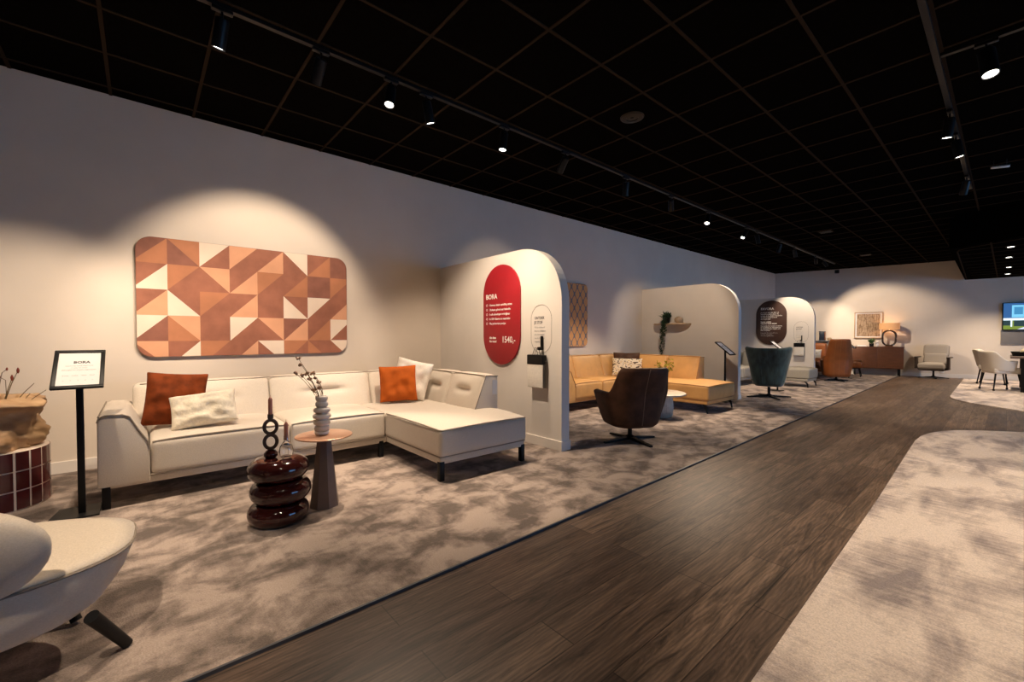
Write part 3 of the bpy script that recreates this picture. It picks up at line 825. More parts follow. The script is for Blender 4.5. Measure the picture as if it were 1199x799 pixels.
for r, row in enumerate(ART):
    for c, cell in enumerate(row.split()):
        a, b, t, l = ye[c], ye[c + 1], ze[r], ze[r + 1]
        if cell[0] == '=': tris = [([(a, l), (b, l), (b, t), (a, t)], cell[1])]
        elif cell[0] == '/': tris = [([(a, l), (b, t), (a, t)], cell[1]), ([(a, l), (b, l), (b, t)], cell[2])]
        else: tris = [([(a, t), (b, l), (b, t)], cell[1]), ([(a, t), (a, l), (b, l)], cell[2])]
        for poly, k in tris:
            pl = clip_poly(poly, clipo)
            if len(pl) < 3: continue
            vs = [bm.verts.new((WALLX + 0.034, p[0], p[1])) for p in pl]
            vb = [bm.verts.new((WALLX + 0.031, p[0], p[1])) for p in pl]
            f = bm.faces.new(vs); f.material_index = keys.index(k)
            for i in range(len(vs)):
                g = bm.faces.new((vs[i], vb[i], vb[(i + 1) % len(vs)], vs[(i + 1) % len(vs)])); g.material_index = keys.index(k)
link('triangle_pattern', bm, [M['A_' + k] for k in keys], root, smooth=False, origin=org)
# narrow lattice panel
root = thing('wall_panel', 'tall wall panel with orange and grey lattice pattern beside the first partition', 'wall art', (WALLX, 5.95, 1.585))
bm = NB(); prism(bm, rrect(1.10, 1.18, 0.10, 0, 0), lambda a, b, d: Vector((d, a, b)), 0.002, 0.030); link('backing_board', bm, M['artedge'], root)
bm = NB(); prism(bm, rrect(1.09, 1.17, 0.095, 0, 0), lambda a, b, d: Vector((d, a, b)), 0.030, 0.034); link('printed_face', bm, M['ogee'], root)

# ------------------------------------------------------------------ oval signs, outlined notes and swatch clips on the partitions
def stadium(w, h, cx, cz, n=20):
    r = w / 2
    pts = []
    for i in range(n + 1):
        a = math.pi * i / n; pts.append((cx + r * math.cos(a), cz + h / 2 - r + r * math.sin(a)))
    for i in range(n + 1):
        a = math.pi + math.pi * i / n; pts.append((cx + r * math.cos(a), cz - h / 2 + r + r * math.sin(a)))
    return pts
RX = (R(90), 0, 0)
def oval_sign(label, cx, cz, w, h, y, m):
    root = thing('oval_sign', label, 'sign', (cx, y, cz))
    bm = NB(); prism(bm, stadium(w, h, 0, 0), lambda a, b, d: Vector((a, d, b)), -0.022, -0.001, bev=0.003)
    b = link('sign_board', bm, m, root)
    return root
s = oval_sign('tall red oval price sign reading BORA 1540 on the first partition', -3.943, 1.44, 0.68, 1.185, P1Y, M['redsign'])
ty = -0.0225
text('heading_lettering', 'BORA', 0.082, (-0.285, ty, 0.195), RX, M['white'], s, bold=0.0025)
for i, tx in enumerate(['Ontwerp ideale opstelling samen', 'Zitdiepte geheel naar behoefte', 'In alle afmetingen verkrijgbaar', 'In 100+ kleuren en materialen', 'Plus je favoriete pootjes']):
    zz = 0.108 - i * 0.0555
    text('bullet_lettering', tx, 0.036, (-0.215, ty, zz), RX, M['white'], s, bold=0.0006, sx=0.88)
    bm = NB(); tube(bm, [(-0.265 + 0.013 * math.cos(a * math.pi / 6), ty, zz + 0.012 + 0.013 * math.sin(a * math.pi / 6)) for a in range(12)], 0.0028, 5, closed=True)
    link('bullet_ring', bm, M['white'], s)
text('price_lettering', '1540,-', 0.105, (0.02, ty, -0.33), RX, M['white'], s, bold=0.001, sx=0.92)
text('caption_lettering', 'Als deze', 0.036, (-0.215, ty, -0.287), RX, M['white'], s, bold=0.0012)
text('caption_lettering', '8m wand', 0.036, (-0.215, ty, -0.33), RX, M['white'], s, bold=0.0012)
s = oval_sign('dark brown oval sign with white text on the third partition', -4.285, 1.56, 0.76, 1.22, P3Y, M['brownsign'])
zz = 0.36
text('heading_lettering', 'FAVORA', 0.085, (-0.26, ty, zz), RX, M['white'], s, bold=0.002)
rows = [(0.27, 'Je zit hier met zijn allen op', 1), (0.225, 'hetzelfde model, alleen de', 1), (0.18, 'hoogte en de diepte verschillen', 1), (0.135, 'Zo kies je precies de zit', 1), (0.09, 'die bij jou past', 1), (0.01, 'Samen stellen', 2), (-0.035, 'wij jouw bank samen', 2), (-0.10, 'Kies eerst het model en daarna', 1), (-0.14, 'de opstelling, de zithoogte en', 1), (-0.18, 'de zitdiepte. Dan volgen stof', 1), (-0.22, 'kleur en poot', 1), (-0.29, 'Vraag een van onze adviseurs', 0), (-0.33, 'om meer informatie', 0), (-0.37, 'over de mogelijkheden', 0)]
for zz, tx, k in rows:
    text('body_lettering', tx, (0.036, 0.042, 0.048)[k], (-0.26, ty, zz), RX, M['white'] if k else M['greyink'], s, bold=(0.0, 0.0005, 0.002)[k])

def outlined_note(label, cx, cz, w, h, y):
    root = thing('wall_note', label, 'sign', (cx, y, cz))
    bm = NB(); pts = stadium(w, h, 0, 0)
    tube(bm, [(a, -0.001, b) for a, b in pts], 0.0016, 5, closed=True); link('outline', bm, M['brown_matte'], root)
    text('heading_lettering', 'ONTDEK', 0.044, (-w * .34, -0.001, h * .20), RX, M['ink'], root, bold=0.0003, sx=0.85)
    text('heading_lettering', 'JE STOF', 0.044, (-w * .34, -0.001, h * .11), RX, M['ink'], root, bold=0.0003, sx=0.85)
    for i, tx in enumerate(['Wil je stalen of', 'kleuren bekijken', 'pak het boekje', 'van de haak en', 'vergelijk ze']):
        text('body_lettering', tx, 0.026, (-w * .34, -0.001, h * (.02 - .075 * i)), RX, M['greyink'], root)
def swatch_clip(label, cx, ztop, zbot, y, w=0.235):
    root = thing('swatch_clip', label, 'fabric swatch', (cx, y, ztop))
    H = ztop - zbot
    for k in range(3):
        bm = NB(); softbox(bm, -w / 2 + 0.004 * k, w / 2 + 0.004 * k, -0.075 + 0.02 * k, -0.062 + 0.02 * k, -H, -0.06, 0.006, 2)
        link('swatch', bm, (M['white_pil'], M['panelgrey'], M['greyfab'])[k], root)
    bm = NB(); softbox(bm, -w / 2 - 0.004, w / 2 + 0.004, -0.080, -0.012, -0.105, 0.0, 0.010, 3); link('clip_band', bm, M['black'], root)
    bm = NB(); tube(bm, [(-0.06, -0.05, -0.005), (-0.03, -0.045, 0.075), (0.03, -0.045, 0.075), (0.06, -0.05, -0.005)], 0.003, 6); tube(bm, [(-0.02, -0.06, -0.005), (0.0, -0.05, 0.07), (0.03, -0.06, -0.005)], 0.003, 6); link('hanger_wire', bm, M['black'], root)
    bm = NB(); softbox(bm, 0.035, 0.058, -0.03, -0.001, 0.05, 0.20, 0.006, 2); softbox(bm, 0.02, 0.058, -0.062, -0.02, 0.05, 0.085, 0.008, 2); link('wall_hook', bm, M['black'], root)
    return root
outlined_note('outlined printed note beside the red oval sign', -3.283, 1.262, 0.31, 0.52, P1Y)
swatch_clip('pale fabric swatches on a black clip hanging on the first partition', -3.305, 0.985, 0.635, P1Y)
outlined_note('outlined printed note beside the brown oval sign', -3.575, 1.30, 0.33, 0.55, P3Y)
swatch_clip('pale fabric swatches on a black clip hanging on the third partition', -3.60, 1.01, 0.68, P3Y)

# ------------------------------------------------------------------ sign stands (all face the aisle)
def sign_stand(label, x, y, rz=R(90), title='BORA'):
    root = thing('sign_stand', label, 'sign stand', (x, y, 0), rz, 'black tilted sign stands')
    # local: plate faces -Y and is tilted back
    bm = NB(); prism(bm, [(-0.16, -0.10), (0.088, -0.10), (0.088, 0.16), (-0.12, 0.16)], lambda a, b, d: Vector((a, b, d)), 0.001, 0.010); link('base_plate', bm, M['black'], root)
    bm = NB(); box(bm, -0.018, 0.018, -0.012, 0.012, 0.008, 0.945, 0.003); link('pole', bm, M['black'], root)
    w, l = 0.245, 0.36
    mt = Matrix.Translation((0, 0, 0.965)) @ Matrix.Rotation(R(40), 4, 'X')
    bm = NB()
    for (a, b, c, d) in ((-w / 2, w / 2, -l / 2, -l / 2 + 0.022), (-w / 2, w / 2, l / 2 - 0.022, l / 2), (-w / 2, -w / 2 + 0.022, -l / 2 + 0.02, l / 2 - 0.02), (w / 2 - 0.022, w / 2, -l / 2 + 0.02, l / 2 - 0.02)):
        box(bm, a, b, c, d, -0.006, 0.010, 0.003)
    box(bm, -w / 2 + 0.003, w / 2 - 0.003, -l / 2 + 0.003, l / 2 - 0.003, -0.010, -0.003)
    bmesh.ops.transform(bm, matrix=mt, verts=bm.verts[:]); fr = link('sign_frame', bm, M['black'], root)
    bm = NB(); box(bm, -w / 2 + 0.02, w / 2 - 0.02, -l / 2 + 0.02, l / 2 - 0.02, -0.003, 0.001); bmesh.ops.transform(bm, matrix=mt, verts=bm.verts[:]); pp = link('paper_sheet', bm, M['paper'], root, smooth=False)
    def tx(s, size, px, py, m, bold=0.0):
        p = mt @ Vector((px, py, 0.0016)); text('lettering', s, size, p, (R(40), 0, 0), m, pp, align='CENTER', bold=bold, ext=0.0002)
    tx(title, 0.030, 0.01, 0.055, M['ink'], 0.001)
    for k, s_ in enumerate(['opstelling zoals afgebeeld', 'in stof of leder', 'zithoogte en diepte naar keuze']): tx(s_, 0.013, 0.0, 0.028 - 0.02 * k, M['greyink'])
    tx('3-zits    2-zits    hoek    poef', 0.013, 0.0, -0.065, M['greyink'])
    tx('a       b       c       d       e', 0.014, 0.0, -0.11, M['greyink'])
    return root
sign_stand('black sign stand beside the armrest of the cream sofa', -4.01, -0.315)
sign_stand('black sign stand behind the chaise of the camel sofa', -3.36, 8.02)
sign_stand('black sign stand partly hidden behind the green velvet armchair', -3.28, 10.5)
sign_stand('black sign stand between the cognac armchair and the sideboard', -2.95, 15.2)

# ------------------------------------------------------------------ tiled plinth, carved pot, twigs
px_, py_ = -4.60, -0.82
PR, PH = 0.30, 0.40
root = thing('plinth', 'round plinth clad in burgundy tiles with pale grout', 'plinth', (px_, py_, 0))
bm = NB(); lathe(bm, [(PR - 0.004, 0.0), (PR - 0.004, PH - 0.003), (PR - 0.02, PH)], 48); link('grout_core', bm, M['grout'], root)
bm = NB()
nt_, rows_ = 22, 3
for r in range(rows_):
    z0, z1 = 0.004 + r * (PH - 0.004) / rows_ + 0.005, 0.004 + (r + 1) * (PH - 0.004) / rows_ - 0.004
    for k in range(nt_):
        a0, a1 = 2 * math.pi * (k + 0.085) / nt_, 2 * math.pi * (k + 0.915) / nt_
        def tv(a, z, rr): return bm.verts.new((rr * math.cos(a), rr * math.sin(a), z))
        o4 = [tv(a0, z0, PR), tv((a0 + a1) / 2, z0, PR * 1.002), tv(a1, z0, PR), tv(a1, z1, PR), tv((a0 + a1) / 2, z1, PR * 1.002), tv(a0, z1, PR)]
        i4 = [tv(a0, z0, PR - 0.01), tv((a0 + a1) / 2, z0, PR - 0.01), tv(a1, z0, PR - 0.01), tv(a1, z1, PR - 0.01), tv((a0 + a1) / 2, z1, PR - 0.01), tv(a0, z1, PR - 0.01)]
        bm.faces.new((o4[0], o4[1], o4[4], o4[5])); bm.faces.new((o4[1], o4[2], o4[3], o4[4]))
        for i in range(6): bm.faces.new((o4[i], i4[i], i4[(i + 1) % 6], o4[(i + 1) % 6]))
link('tile_cladding', bm, M['tile'], root)
bm = NB()
def rockf(u, v):
    a = 2 * math.pi * u
    z = 0.002 + 0.36 * v
    d = Vector((math.cos(a), math.sin(a), 0))
    prof = 0.25 + 0.02 * math.sin(v * 8 + 2 * math.sin(a * 2)) - 0.03 * max(0, 0.2 - v) / 0.2
    if v > 0.95: prof -= 0.03
    tw = a + v * 1.1
    e = Vector((math.cos(tw), math.sin(tw), 0))
    ridge = 1 - abs(noise.noise(Vector((e.x * 2.4, e.y * 2.4, z * 6.5 + 3)))) * 2
    ridge2 = 1 - abs(noise.noise(Vector((e.x * 5 + 7, e.y * 5, z * 15)))) * 2
    n1 = noise.noise(Vector((d.x * 1.7 + 4, d.y * 1.7, z * 4))) * 0.05
    tip = 0.07 * max(0, math.cos(a - 0.75)) ** 6 * math.exp(-((v - 0.86) / 0.09) ** 2)
    rr = prof + n1 + 0.035 * (ridge - 0.5) + 0.014 * (ridge2 - 0.5) + tip
    return Vector((rr * d.x, rr * d.y, z + 0.02 * noise.noise(d * 2) * v))
grid(bm, rockf, 120, 44, close_u=True)
V = bm.verts[:]
bm.verts.ensure_lookup_table()
top = [bm.verts[i * 44 + 43] for i in range(120)]; bot = [bm.verts[i * 44] for i in range(120)]
bm.faces.new(list(reversed(bot)))
inn = [bm.verts.new((v.co.x * 0.86, v.co.y * 0.86, v.co.z - 0.01)) for v in top]
inb = [bm.verts.new((v.co.x * 0.78, v.co.y * 0.78, v.co.z - 0.12)) for v in top]
for a, b in ((top, inn), (inn, inb)):
    for i in range(120): bm.faces.new((a[i], a[(i + 1) % 120], b[(i + 1) % 120], b[i]))
bm.faces.new(inb)
pot = link('carved_pot', bm, M['rock'], None, auto=False); pot.location = (px_, py_, PH)
tag(pot, 'tan rock-like carved pot standing on the burgundy tiled plinth', 'pot')
root = thing('dried_twigs', 'dried twigs with dark red buds standing in the carved pot', 'dried plant', (px_, py_, PH + 0.25))
tw = [((0.10, 0.12), (0.06, 0.16, 0.29)), ((0.10, 0.10), (0.05, 0.13, 0.24)), ((0.10, 0.10), (0.08, 0.06, 0.36)), ((0.1, 0.12), (0.10, 0.24, 0.20)), ((0.10, 0.08), (0.06, -0.06, 0.23)), ((0.1, 0.12), (0.10, 0.22, 0.13)), ((0.1, 0.05), (0.04, -0.10, 0.14)), ((0.1, 0.1), (0.12, 0.30, 0.15)), ((0.1, 0.08), (0.06, 0.02, 0.18))]
bms, bmb = NB(), NB()
for k, ((ax, ay), (bx, by, bz)) in enumerate(tw):
    a = Vector((ax * 0.6, ay * 0.6, -0.1)); b_ = Vector((bx, by, bz)); m_ = (a + b_) / 2 + Vector((0.02, 0.02 * (k % 3 - 1), 0.03))
    pts = [a.lerp(m_, t / 4).lerp(m_.lerp(b_, t / 4), t / 4) for t in range(5)]
    tube(bms, pts, [0.0038, 0.0034, 0.003, 0.0025, 0.002], 6)
    if k % 2 == 0:
        c_ = pts[3] + Vector((0.03, 0.05 * (1 if k % 4 else -1), 0.05)); tube(bms, [pts[2], pts[3].lerp(c_, .5), c_], 0.002, 5)
        lathe(bmb, [(0.001, -0.012), (0.005, -0.006), (0.006, 0.004), (0.001, 0.013)], 8, c_)
    lathe(bmb, [(0.001, -0.020), (0.006, -0.012), (0.008, 0.004), (0.005, 0.016), (0.001, 0.024)], 8, b_) if k not in (3, 5, 7) else None
link('stems', bms, M['stem'], root); link('buds', bmb, M['bud'], root)

# ------------------------------------------------------------------ foreground cream lounge seat
LX, LY = -2.33, -1.02
root = thing('lounge_chair', 'cream upholstered lounge seat with rounded end, cut off at the frame edge', 'lounge chair', (LX, LY, 0))
def seat_ring(sx, sy, z, n=64, p=2.35, dx=0.0, dy=0.0):
    out = []
    for i in range(n):
        a = 2 * math.pi * i / n
        ca, sa = math.cos(a), math.sin(a)
        p = 3.3 if ca > 0 else 2.3
        out.append(Vector((dx + sx * math.copysign(abs(ca) ** (2 / p), ca), dy + sy * math.copysign(abs(sa) ** (2 / p), sa), z)))
    return out
def loft(bm, rings, cap0=True, cap1=True):
    VV = [[bm.verts.new(p) for p in r] for r in rings]
    n = len(VV[0])
    for a, b in zip(VV, VV[1:]):
        for i in range(n): bm.faces.new((a[i], a[(i + 1) % n], b[(i + 1) % n], b[i]))
    if cap0: bm.faces.new(list(reversed(VV[0])))
    if cap1: bm.faces.new(VV[-1])
    return bm
bm = NB()
loft(bm, [seat_ring(0.30, 0.82, 0.185), seat_ring(0.335, 0.87, 0.19), seat_ring(0.355, 0.905, 0.215), seat_ring(0.385, 0.96, 0.30), seat_ring(0.405, 0.99, 0.385), seat_ring(0.40, 0.985, 0.392)])
link('seat_shell', bm, M['chairfab'], root)
bm = NB()
rr = [seat_ring(0.400, 0.985, 0.392), seat_ring(0.404, 0.989, 0.400)]
for k in range(1, 9):
    f = 1 - (k / 8) ** 1.4
    rr.append([Vector((p.x * f, p.y * f, 0.405 + 0.03 * (1 - f ** 3))) for p in seat_ring(0.40, 0.98, 0)])
loft(bm, rr[:-1])
sc = link('seat_cushion', bm, M['chairfab'], root, auto=False)
bm = NB(); tube(bm, seat_ring(0.406, 0.991, 0.392), 0.005, 6, closed=True); link('piping', bm, M['sofa_pipe'], sc)
# lens shaped back pad leaning out towards the aisle
bm = NB()
def padf(u, v):
    a = 2 * math.pi * u; ph = -math.pi / 2 + math.pi * v
    cy, cz = math.cos(a), math.sin(a)
    rad = max(0.0, math.cos(ph)) ** 0.42
    y = 0.74 * math.copysign(abs(cy) ** 0.8, cy) * rad
    z = 0.27 * math.copysign(abs(cz) ** 0.95, cz) * rad
    sp = math.sin(ph)
    x = 0.062 * math.copysign(abs(sp) ** 0.75, sp) + 0.03 * (1 - rad) * (1 if sp > 0 else 0)
    return Vector((x, y, z))
padm = Matrix.Translation((0.392, 0.06, 0.53)) @ Matrix.Rotation(R(24), 4, 'Y')
grid(bm, padf, 64, 32, close_u=True); bmesh.ops.remove_doubles(bm, verts=bm.verts[:], dist=1e-4)
bmesh.ops.transform(bm, matrix=padm, verts=bm.verts[:])
bpad = link('back_pad', bm, M['chairfab'], root, auto=False)
bm = NB(); tube(bm, [padm @ (padf(k / 64, 0.80) + Vector((0.002, 0, 0))) for k in range(64)], 0.0035, 6, closed=True); link('piping', bm, M['sofa_pipe'], bpad)
for (sx, sy) in ((1, 1), (-1, 1), (1, -1), (-1, -1)):
    bm = NB(); oy = 0 if sx > 0 else 0.16; tube(bm, [(0.27 * sx, (0.875 - oy) * sy, 0.21), (0.155 * sx, (0.962 - oy) * sy, 0.012)], [0.022, 0.018], 14); link('leg', bm, M['black'], root)

# ------------------------------------------------------------------ side tables and what stands on them
root = thing('side_table', 'glossy oxblood side table shaped like three stacked rings', 'side table', (-3.03, 0.655, 0))
for k in range(3):
    bm = NB(); R0, rr_ = 0.108, 0.068
    sk = (-0.006, 0.006, -0.004)[k]
    prof = [(0.001, -rr_ * .96)] + [(R0 + rr_ * math.cos(a), rr_ * math.sin(a)) for a in [R(-90 + 180 * i / 14) for i in range(15)]] + [(0.001, rr_ * .96)]
    lathe(bm, prof, 48, (sk, sk, 0.069 + 0.137 * k), cap=False)
    link('ring', bm, M['oxblood'], root)
root = thing('side_table', 'small round side table with copper top on a brown cone base', 'side table', (-3.115, 0.955, 0))
bm = NB(); lathe(bm, [(0.001, 0.484), (0.181, 0.484), (0.185, 0.487), (0.185, 0.493), (0.181, 0.496), (0.001, 0.496)], 56); link('table_top', bm, M['copper'], root)
bm = NB(); lathe(bm, [(0.097, 0.0), (0.097, 0.004), (0.045, 0.484), (0.030, 0.486)], 8); link('cone_base', bm, M['conebrown'], root, smooth=False)
root = thing('candle_holder', 'dark candle holder of two stacked loops with brown candle on oxblood table', 'candle holder', (-3.055, 0.612, 0.412))
bm = NB(); lathe(bm, [(0.030, 0.0), (0.040, 0.012), (0.040, 0.028), (0.026, 0.046), (0.006, 0.052)], 24); link('foot', bm, M['oxblood'], root)
vd = Vector((-(-3.055), -0.612, 0)).normalized(); side = Vector((-vd.y, vd.x, 0))
for k in range(2):
    bm = NB(); zc = 0.100 + 0.094 * k
    tube(bm, [side * (0.035 * math.cos(t * math.pi / 14)) + Vector((0, 0, zc + 0.043 * math.sin(t * math.pi / 14))) for t in range(28)], 0.0110, 8, closed=True); link('loop', bm, M['brown_matte'], root)
bm = NB(); lathe(bm, [(0.010, 0.240), (0.017, 0.250), (0.017, 0.275), (0.012, 0.275)], 16); link('cup', bm, M['brown_matte'], root)
bm = NB(); lathe(bm, [(0.0125, 0.268), (0.0125, 0.368), (0.007, 0.380), (0.002, 0.384)], 14); tube(bm, [(0, 0, 0.38), (0.001, 0, 0.398)], 0.0015, 5); o = link('candle', bm, M['candle'], root); o['label'] = 'brown tapered candle'
root = thing('candle_holder', 'clear glass candle holder with short brown candle on oxblood table', 'candle holder', (-2.985, 0.685, 0.412))
bm = NB(); lathe(bm, [(0.022, 0.0), (0.036, 0.014), (0.043, 0.042), (0.036, 0.074), (0.019, 0.098), (0.0155, 0.104), (0.0155, 0.138), (0.0138, 0.138), (0.0138, 0.108), (0.032, 0.072), (0.039, 0.042), (0.033, 0.017), (0.019, 0.007)], 24); link('glass_body', bm, M['glass'], root)
bm = NB(); lathe(bm, [(0.0125, 0.112), (0.0125, 0.212), (0.007, 0.224), (0.002, 0.228)], 14); tube(bm, [(0, 0, 0.225), (0.001, 0, 0.242)], 0.0015, 5); o = link('candle', bm, M['candle'], root); o['label'] = 'short brown candle'
# ribbed vase
bm = NB()
prof = [(0.001, 0.0), (0.042, 0.002), (0.048, 0.012), (0.048, 0.03)]
for (zc, r1, rmin) in ((0.045, 0.050, 0.040), (0.088, 0.056, 0.040), (0.130, 0.060, 0.040), (0.172, 0.055, 0.034), (0.212, 0.042, 0.030)):
    hh = 0.017
    for i in range(7):
        a = -90 + 180 * i / 6
        prof.append((rmin + (r1 - rmin) * max(0, math.cos(R(a))) ** 0.6, zc + hh * math.sin(R(a))))
prof += [(0.034, 0.236), (0.040, 0.246), (0.040, 0.262), (0.034, 0.270), (0.028, 0.268), (0.026, 0.20), (0.001, 0.19)]
lathe(bm, prof, 36)
o = link('vase', bm, M['vase'], None, auto=False); o.location = (-3.125, 0.945, 0.4965); tag(o, 'grey ceramic vase of stacked ridges on the copper top table', 'vase')
root = thing('dried_flowers', 'dried brown flower stems standing in the ridged grey vase', 'dried flowers', (-3.125, 0.945, 0.70))
bms, bmb = NB(), NB()
fl = [(-0.145, 0.335), (-0.13, 0.29), (-0.17, 0.235), (-0.125, 0.215), (-0.06, 0.23), (-0.09, 0.225), (-0.035, 0.20), (-0.02, 0.165), (-0.075, 0.185), (-0.015, 0.125), (-0.045, 0.105)]
up = Vector((0, 1, 0))
for k, (dy, dz) in enumerate(fl):
    b_ = Vector((0.01 * ((k * 7) % 5 - 2), dy, dz + 0.0)); a = Vector((0, 0.0, -0.02))
    m_ = a.lerp(b_, 0.5) + Vector((0, 0.03, 0.02))
    tube(bms, [a.lerp(m_, t / 4).lerp(m_.lerp(b_, t / 4), t / 4) for t in range(5)], 0.0017, 5)
    for q in range(5):
        d = Vector((random.uniform(-.01, .01), random.uniform(-.012, .012), random.uniform(-.008, .008)))
        bmesh.ops.create_icosphere(bmb, subdivisions=1, radius=random.uniform(.007, .011), matrix=Matrix.Translation(b_ + d))
link('stems', bms, M['stem'], root); link('flower_heads', bmb, M['driedflower'], root)

# ------------------------------------------------------------------ swivel armchairs
def star_base(root, h, r=0.34, n=4, m=None, rot=0.0):
    m = m or M['black']
    bm = NB(); lathe(bm, [(0.05, 0.03), (0.05, 0.055), (0.024, 0.07), (0.024, h), (0.06, h), (0.06, h + 0.02)], 20); link('column', bm, m, root)
    for k in range(n):
        a = rot + 2 * math.pi * k / n
        d = Vector((math.cos(a), math.sin(a), 0)); s_ = Vector((-d.y, d.x, 0))
        bm = NB()
        V = [[bm.verts.new(d * (0.03 + (r - 0.03) * t) + s_ * sy * (0.030 - 0.012 * t) + Vector((0, 0, zz))) for (sy, zz) in ((-1, 0.0 if t == 1 else 0.018), (1, 0.0 if t == 1 else 0.018), (1, 0.05 - 0.032 * t), (-1, 0.05 - 0.032 * t))] for t in (0, 1)]
        for i in range(4): bm.faces.new((V[0][i], V[0][(i + 1) % 4], V[1][(i + 1) % 4], V[1][i]))
        bm.faces.new(V[0]); bm.faces.new(list(reversed(V[1])))
        link('leg', bm, m, root)

def tub_chair(label, loc, rz, m, zb, zarm, zback, wb, wt, db, dt, thick=0.07, span=118, shoulder=(52, 82), base_r=0.34, seam_m=None, backlean=0.10, dip=0.0, wing=0.0, seat_z=0.43, base_rot=0.4, gather=0.0, backpow=2.6, armw=1.0):
    """faces local +Y; shell wraps from one arm around the back (-Y) to the other arm"""
    root = thing('swivel_armchair', label, 'armchair', loc, rz)
    def top(th):
        a = abs(th)
        if a < shoulder[0]: t = 0
        elif a > shoulder[1]: t = 1
        else: t = (a - shoulder[0]) / (shoulder[1] - shoulder[0]); t = t * t * (3 - 2 * t)
        h = zback * (1 - t) + zarm * t
        h -= dip * math.cos(R(min(90, a * 90 / shoulder[0]))) * (1 - t)
        return h
    def P(th, v):
        a = R(th)
        s = v ** 0.8
        w = wb + (wt - wb) * s; d = db + (dt - db) * s
        sa, ca = math.sin(a), math.cos(a)
        p = 2 / backpow
        x = w * math.copysign(abs(sa) ** p, sa); y = -d * math.copysign(abs(ca) ** p, ca)
        z = zb + (top(th) - zb) * v
        lean = max(0, z - zarm) / max(1e-6, (zback - zarm))
        y -= backlean * lean * max(0, ca)
        if abs(th) < 90: x *= 1 - gather * lean
        if abs(th) > shoulder[0]:
            t = min(1, (abs(th) - shoulder[0]) / (shoulder[1] - shoulder[0])); x *= 1 - (1 - armw) * t * t * (3 - 2 * t)
        return Vector((x, y, z))
    bm = NB()
    grid(bm, lambda u, v: P(-span + 2 * span * u, 0.0 + v), 41, 14)
    sh = link('backrest_shell', bm, m, root, solid=thick, subsurf=1, auto=False)
    bm = NB()
    ring = lambda f, z: [Vector((x * f, y * f, z)) for (x, y) in [(P(-180 + 360 * i / 40, 0).x, P(-180 + 360 * i / 40, 0).y) for i in range(40)]]
    loft(bm, [ring(0.85, zb - 0.025), ring(1.02, zb - 0.015), ring(1.05, zb + 0.03), ring(1.05, zb + 0.08)])
    link('seat_base', bm, m, root)
    bm = NB(); softbox(bm, -wt + 0.10, wt - 0.10, -dt + 0.10, dt * 0.95, zb + 0.05, seat_z, 0.05, 6, bulge(0.03)); link('seat_cushion', bm, m, root)
    if seam_m is not None:
        for xx in ((0,) if seam_m[1] == 1 else (-0.12, 0.0, 0.12)):
            bm = NB()
            pts = []
            for i in range(12):
                v = 0.03 + 0.95 * i / 11
                th = math.degrees(math.asin(max(-1, min(1, (abs(xx) / (wt * 0.9)) ** (backpow / 2))))) * (1 if xx >= 0 else -1)
                q = P(th, v); q.y -= thick / 2 + 0.0; pts.append(q)
            tube(bm, pts, 0.004, 5); link('seam', bm, seam_m[0], sh)
    star_base(root, zb - 0.03, base_r, 4, rot=base_rot)
    return root

tub_chair('dark brown leather swivel armchair seen from behind, facing the camel sofa', (-2.80, 4.19, 0), R(62), M['brown_leather'], 0.20, 0.575, 0.85, 0.23, 0.35, 0.23, 0.33, seam_m=(M['seam'], 1), backlean=0.07, base_r=0.35, base_rot=0.2, gather=0.12, shoulder=(50, 70), backpow=3.2)
tub_chair('dark green velvet swivel armchair seen from behind, before the grey sofa', (-3.03, 9.22, 0), R(14), M['teal'], 0.25, 0.62, 1.0, 0.23, 0.37, 0.24, 0.34, seam_m=(M['teal'], 3), backlean=0.12, base_r=0.40, base_rot=0.5, dip=0.035, wing=0.05, shoulder=(62, 84), backpow=3.6, armw=0.80, gather=-0.06, span=108)
cg = tub_chair('tall cognac leather swivel armchair seen from behind past the third partition', (-2.99, 14.0, 0), R(24), M['cognac'], 0.14, 0.56, 1.12, 0.25, 0.31, 0.24, 0.32, seam_m=(M['camel_seam'], 3), backlean=0.14, base_r=0.30, gather=0.22, shoulder=(46, 66), backpow=3.2)

# ------------------------------------------------------------------ camel bay: coffee table, vase, shelf
root = thing('coffee_table', 'round pale stone coffee table with ribbed drum base before the camel sofa', 'coffee table', (-3.38, 5.80, 0))
bm = NB(); lathe(bm, [(0.001, 0.325), (0.36, 0.325), (0.38, 0.333), (0.38, 0.35), (0.36, 0.36), (0.001, 0.36)], 56); link('table_top', bm, M['tabletop'], root)
bm = NB()
NR = 96
def rib(r, z): return [Vector(((r + (0.006 if i % 2 else 0)) * math.cos(2 * math.pi * i / NR), (r + (0.006 if i % 2 else 0)) * math.sin(2 * math.pi * i / NR), z)) for i in range(NR)]
loft(bm, [rib(0.17, 0.0), rib(0.19, 0.03), rib(0.20, 0.12), rib(0.19, 0.28), rib(0.18, 0.326)])
link('drum_base', bm, M['tablebase'], root)
o = link('vase', lathe(NB(), [(0.001, 0), (0.04, 0.0), (0.062, 0.03), (0.066, 0.09), (0.05, 0.14), (0.030, 0.165), (0.034, 0.18), (0.028, 0.18), (0.024, 0.165), (0.001, 0.12)], 28), M['yellowglass']); o.location = (-3.36, 5.86, 0.361)
tag(o, 'amber yellow vase on the pale stone coffee table', 'vase')
